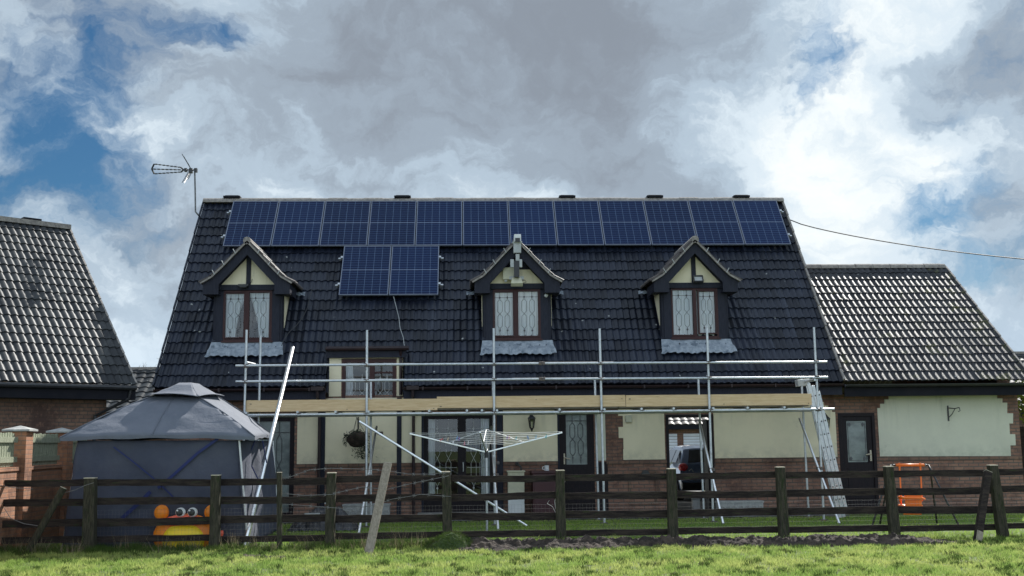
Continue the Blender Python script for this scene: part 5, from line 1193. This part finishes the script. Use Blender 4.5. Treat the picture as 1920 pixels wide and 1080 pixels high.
tag(bpy.data.objects['mud_patch'], group='muddy patches')

# ================================================================== TREES
def bare_tree(label, x, y, H, spread, seed, depth=6):
    rg = random.Random(seed); t = thing('bare_tree', label, 'tree', (x, y, 0)); tr = MB(); tw = MB()
    def grow(p, d, L, r_, k):
        q = p+d*L; mid = p.lerp(q, .5)+Vector((rg.gauss(0, .04), rg.gauss(0, .04), 0))*L
        (tr if k < 2 else tw).tube([p, mid, q], [r_, r_*.85, r_*.68], 6 if k < 2 else 3, cap=False)
        if k >= depth: return
        for i in range(3 if k else 5):
            a = Vector((rg.gauss(0, 1), rg.gauss(0, 1), rg.gauss(.35, .6))).normalized(); nd_ = (d*.75+a*spread).normalized(); grow(mid.lerp(q, rg.uniform(.2, 1)), nd_, L*rg.uniform(.6, .82), max(.006, r_*.6), k+1)
    grow(Vector((x, y, 0)), Vector((0, 0, 1)), H*.32, H*.022, 0); tr.build('trunk', M['bark'], t); tw.build('twigs', M['twig'], t); return t
bare_tree('bare winter tree behind the far roof left of the long house', -12.6, 21, 5.6, .62, 5)
bare_tree('bare winter tree low on the skyline touching the left verge of the long house', -11.1, 23, 6.1, .6, 9)
bare_tree('bare twigs of a tree above the far right roof', 24.0, 26, 7.0, .6, 12, 5)
def bush(name, label, cx, cy, cz, rx, ry, rz, n, m, stem=True, cat='shrub', ls=.06):
    t = thing(name, label, cat, (cx, cy, 0)); mb = MB()
    for i in range(n):
        d = Vector((rnd.gauss(0, 1), rnd.gauss(0, 1), rnd.gauss(0, 1))).normalized(); k = rnd.random()**.4*(1+.35*noise.noise(d*2.2+Vector((cx, 0, 0)))); q = Vector((cx+d.x*rx*k, cy+d.y*ry*k, cz+d.z*rz*k))
        a = Vector((rnd.gauss(0, 1), rnd.gauss(0, 1), rnd.gauss(0, 1))).normalized(); b = a.orthogonal().normalized(); s_ = ls*rnd.uniform(.6, 1.3); mb.add([q-a*s_, q+b*s_*.45, q+a*s_, q-b*s_*.45], [(0, 1, 2, 3)])
    mb.build('foliage', M[m], t)
    if stem:
        mb = MB(); mb.tube([(cx, cy, 0), (cx+.05, cy, cz*.6), (cx, cy, cz)], [.05, .04, .02], 6)
        for k in range(5): a = k*1.3; mb.tube([(cx, cy, cz*.6), (cx+rx*.5*math.cos(a), cy+ry*.5*math.sin(a), cz+rz*.3*math.sin(k*2))], [.02, .008], 5)
        mb.build('stem', M['bark'], t)
    return t
bush('ivy_bush', 'yellow green leafy bush at the right edge beyond the annex', 13.25, 1.0, 2.45, .5, .5, .55, 1300, 'leaf')
mb = MB(); tt = thing('boundary_fence', 'dark timber fence at the far right beyond the annex', 'fence', (14, 1.6, 0))
for i in range(30): mb.box(12.5+i*.16, 12.64+i*.16, 1.6, 1.62, 0, 1.85)
mb.build('boards', M['fence'], tt)
# dark hedge line that closes the view behind the houses, far away
for i, (x0, x1, y, h) in enumerate(((-60, -20, 60, 3.0), (24, 70, 60, 3.6))):
    n = 9000; rg = np.random.default_rng(40+i); mb = MB()
    for k in range(n):
        x = rg.uniform(x0, x1); z = rg.uniform(0, h)*(1+.25*math.sin(x*.5)); q = Vector((x, y+rg.uniform(-1, 1), z)); a = Vector(rg.normal(0, 1, 3)).normalized(); b = a.orthogonal().normalized(); s_ = .28; mb.add([q-a*s_, q+b*s_*.5, q+a*s_, q-b*s_*.5], [(0, 1, 2, 3)])
    tag(mb.build('distant_hedge', M['weed']), kind='stuff')

# ================================================================== SUN AND SKY
SAZ, SEL = R(28.7), R(39.6)      # azimuth from +Y towards +X
sdir = Vector((math.sin(SAZ)*math.cos(SEL), math.cos(SAZ)*math.cos(SEL), math.sin(SEL)))
sl = bpy.data.lights.new('sun', 'SUN'); sl.energy = 5.0; sl.angle = R(.6); sl.color = (1, .97, .91)
so = bpy.data.objects.new('sun', sl); col.objects.link(so); so.rotation_euler = (-sdir).to_track_quat('-Z', 'Y').to_euler(); so.location = (10, 10, 30)
wd = bpy.data.worlds.new('World'); sc.world = wd; wd.use_nodes = True; nt = wd.node_tree; bg = nt.nodes['Background']
sky = nt.nodes.new('ShaderNodeTexSky'); sky.sky_type = 'NISHITA'; sky.sun_disc = False; sky.sun_elevation = SEL; sky.sun_rotation = SAZ; sky.air_density = 1.0; sky.dust_density = .4; sky.ozone_density = 2.0
tc = nt.nodes.new('ShaderNodeTexCoord'); dv = tc.outputs['Generated']
nrm_ = nt.nodes.new('ShaderNodeVectorMath'); nrm_.operation = 'NORMALIZE'; lk(nt, dv, nrm_.inputs[0]); dv = nrm_.outputs[0]
wn = nd(nt, 'ShaderNodeTexNoise', Scale=7.0, Detail=6, Roughness=.62); lk(nt, dv, wn.inputs['Vector'])
sb = nt.nodes.new('ShaderNodeVectorMath'); sb.operation = 'SUBTRACT'; lk(nt, wn.outputs['Color'], sb.inputs[0]); sb.inputs[1].default_value = (.5, .5, .5)
sc_ = nt.nodes.new('ShaderNodeVectorMath'); sc_.operation = 'SCALE'; lk(nt, sb.outputs[0], sc_.inputs[0]); sc_.inputs['Scale'].default_value = .16
ad = nt.nodes.new('ShaderNodeVectorMath'); ad.operation = 'ADD'; lk(nt, dv, ad.inputs[0]); lk(nt, sc_.outputs[0], ad.inputs[1])
nm2 = nt.nodes.new('ShaderNodeVectorMath'); nm2.operation = 'NORMALIZE'; lk(nt, ad.outputs[0], nm2.inputs[0]); wv = nm2.outputs[0]
mp = nt.nodes.new('ShaderNodeMapping'); mp.inputs['Scale'].default_value = (1, 1, 1.9); lk(nt, wv, mp.inputs['Vector'])
def wnoise(scale, det=8, ro=.55): 
    n = nd(nt, 'ShaderNodeTexNoise', Scale=scale, Detail=det, Roughness=ro); lk(nt, mp.outputs[0], n.inputs['Vector']); return n.outputs['Fac']
def blobs(lst, acc, K=1.0):
    for px, py, rad, amp in lst:
        d = ray(px, py).normalized(); dt = nt.nodes.new('ShaderNodeVectorMath'); dt.operation = 'DOT_PRODUCT'; lk(nt, wv, dt.inputs[0]); dt.inputs[1].default_value = tuple(d)
        rr = math.atan(rad/FPX); v = ramp(nt, dt.outputs['Value'], math.cos(rr*1.25), 1.0); acc = mathn(nt, 'ADD', acc, mathn(nt, 'MULTIPLY', v, amp*K))
    return acc
big = wnoise(3.2, 8, .58); fine = wnoise(11, 8, .6)
mid = wnoise(6.0, 8, .6)
cov = mathn(nt, 'ADD', mathn(nt, 'ADD', mathn(nt, 'MULTIPLY', big, .6), mathn(nt, 'ADD', mathn(nt, 'MULTIPLY', mid, 1.3), mathn(nt, 'MULTIPLY', fine, .5))), -.57)
cov = blobs([(90, 55, 190, -.42), (270, 110, 130, -.30), (170, 235, 120, -.42), (215, 340, 150, -.36), (40, 380, 130, -.40), (370, 5, 90, -.40), (60, 170, 90, -.2), (1310, 140, 75, -.34), (1240, 150, 50, -.2), (1520, 135, 75, -.36), (1560, 200, 90, -.30), (1590, -10, 120, -.42), (600, 15, 50, -.3), (420, 60, 60, -.25), (1850, 400, 150, -.22), (1740, 470, 120, -.22), (120, 300, 300, -.12), (1860, 590, 130, -.2), (230, 560, 120, -.12),
    (950, 160, 420, .35), (650, 200, 260, .25), (1200, 260, 260, .25), (1700, 150, 160, .22), (900, 330, 400, .25), (120, 120, 55, .25), (300, 170, 100, .25), (1450, 300, 200, .2), (330, 450, 200, .2)], cov, .40)
covm = ramp(nt, cov, .16, .56)
br = mathn(nt, 'ADD', mathn(nt, 'ADD', mathn(nt, 'MULTIPLY', big, .55), mathn(nt, 'ADD', mathn(nt, 'MULTIPLY', mid, .40), mathn(nt, 'MULTIPLY', fine, .55))), -.36)
br = blobs([(820, 110, 380, -.20), (650, 200, 190, -.14), (1180, 250, 230, -.22), (1060, 60, 330, -.08), (1000, 480//2, 260, -.12), (1850, 165, 130, -.38), (1740, 150, 70, -.2), (1600, 440, 240, .06), (1850, 560, 200, -.26), (1700, 420, 120, -.1), (230, 480, 160, -.10), (1880, 330, 90, -.12),
    (1660, 60, 150, .34), (1480, 190, 150, .24), (1640, 300, 230, .32), (1800, 240, 120, .26), (1450, 330, 150, .14), (1310, 210, 90, .18), (60, 110, 110, .12), (340, 220, 140, .10), (520, 60, 90, .2), (900, 350, 330, .06), (1060, 340, 200, .06), (1600, 420, 200, .18), (450, 20, 120, .1), (170, 190, 150, .05)], br, .40)
sd = nt.nodes.new('ShaderNodeVectorMath'); sd.operation = 'DOT_PRODUCT'; lk(nt, dv, sd.inputs[0]); sd.inputs[1].default_value = tuple(sdir)
br = mathn(nt, 'ADD', br, mathn(nt, 'MULTIPLY', ramp(nt, sd.outputs['Value'], .80, 1.0), .12))
sz1 = nt.nodes.new('ShaderNodeSeparateXYZ'); lk(nt, dv, sz1.inputs[0])
br = mathn(nt, 'ADD', br, mathn(nt, 'MULTIPLY', ramp(nt, sz1.outputs[2], .32, .16), .12))
brm = ramp(nt, br, .08, .88)
cr = nt.nodes.new('ShaderNodeValToRGB'); cr.color_ramp.interpolation = 'EASE'; el = cr.color_ramp.elements
SK = 8.0
el[0].position = 0; el[0].color = (.23, .265, .315, 1); el[1].position = 1; el[1].color = (.84, .88, .88, 1)
for pos, c in ((.30, (.30, .36, .43)), (.52, (.40, .49, .58)), (.75, (.62, .71, .78))):
    e2 = el.new(pos); e2.color = (*c, 1)
lk(nt, brm, cr.inputs[0])
scl = nt.nodes.new('ShaderNodeVectorMath'); scl.operation = 'SCALE'; lk(nt, cr.outputs[0], scl.inputs[0]); scl.inputs['Scale'].default_value = SK
skb = nt.nodes.new('ShaderNodeVectorMath'); skb.operation = 'MULTIPLY'; lk(nt, sky.outputs[0], skb.inputs[0]); skb.inputs[1].default_value = (.16, .30, .39)
sz0 = nt.nodes.new('ShaderNodeSeparateXYZ'); lk(nt, dv, sz0.inputs[0])
front = ramp(nt, sz0.outputs[1], .1, -.35)          # unseen sky behind the camera brightened, as added fill for the house front
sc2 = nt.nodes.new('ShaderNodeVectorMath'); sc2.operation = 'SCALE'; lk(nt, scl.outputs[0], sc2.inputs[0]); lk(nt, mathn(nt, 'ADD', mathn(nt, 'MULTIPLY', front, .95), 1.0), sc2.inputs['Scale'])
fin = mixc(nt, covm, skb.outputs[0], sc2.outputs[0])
sz = nt.nodes.new('ShaderNodeSeparateXYZ'); lk(nt, dv, sz.inputs[0])
fin = mixc(nt, mathn(nt, 'MULTIPLY', ramp(nt, sz.outputs[2], .16, -.02), .55), fin, (4.6, 5.8, 7.0))
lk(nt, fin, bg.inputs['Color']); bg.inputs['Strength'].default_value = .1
sc.view_settings.view_transform = 'Standard'; sc.view_settings.look = 'None'; sc.view_settings.exposure = 0.58; sc.view_settings.gamma = 1
sc.render.engine = 'CYCLES'
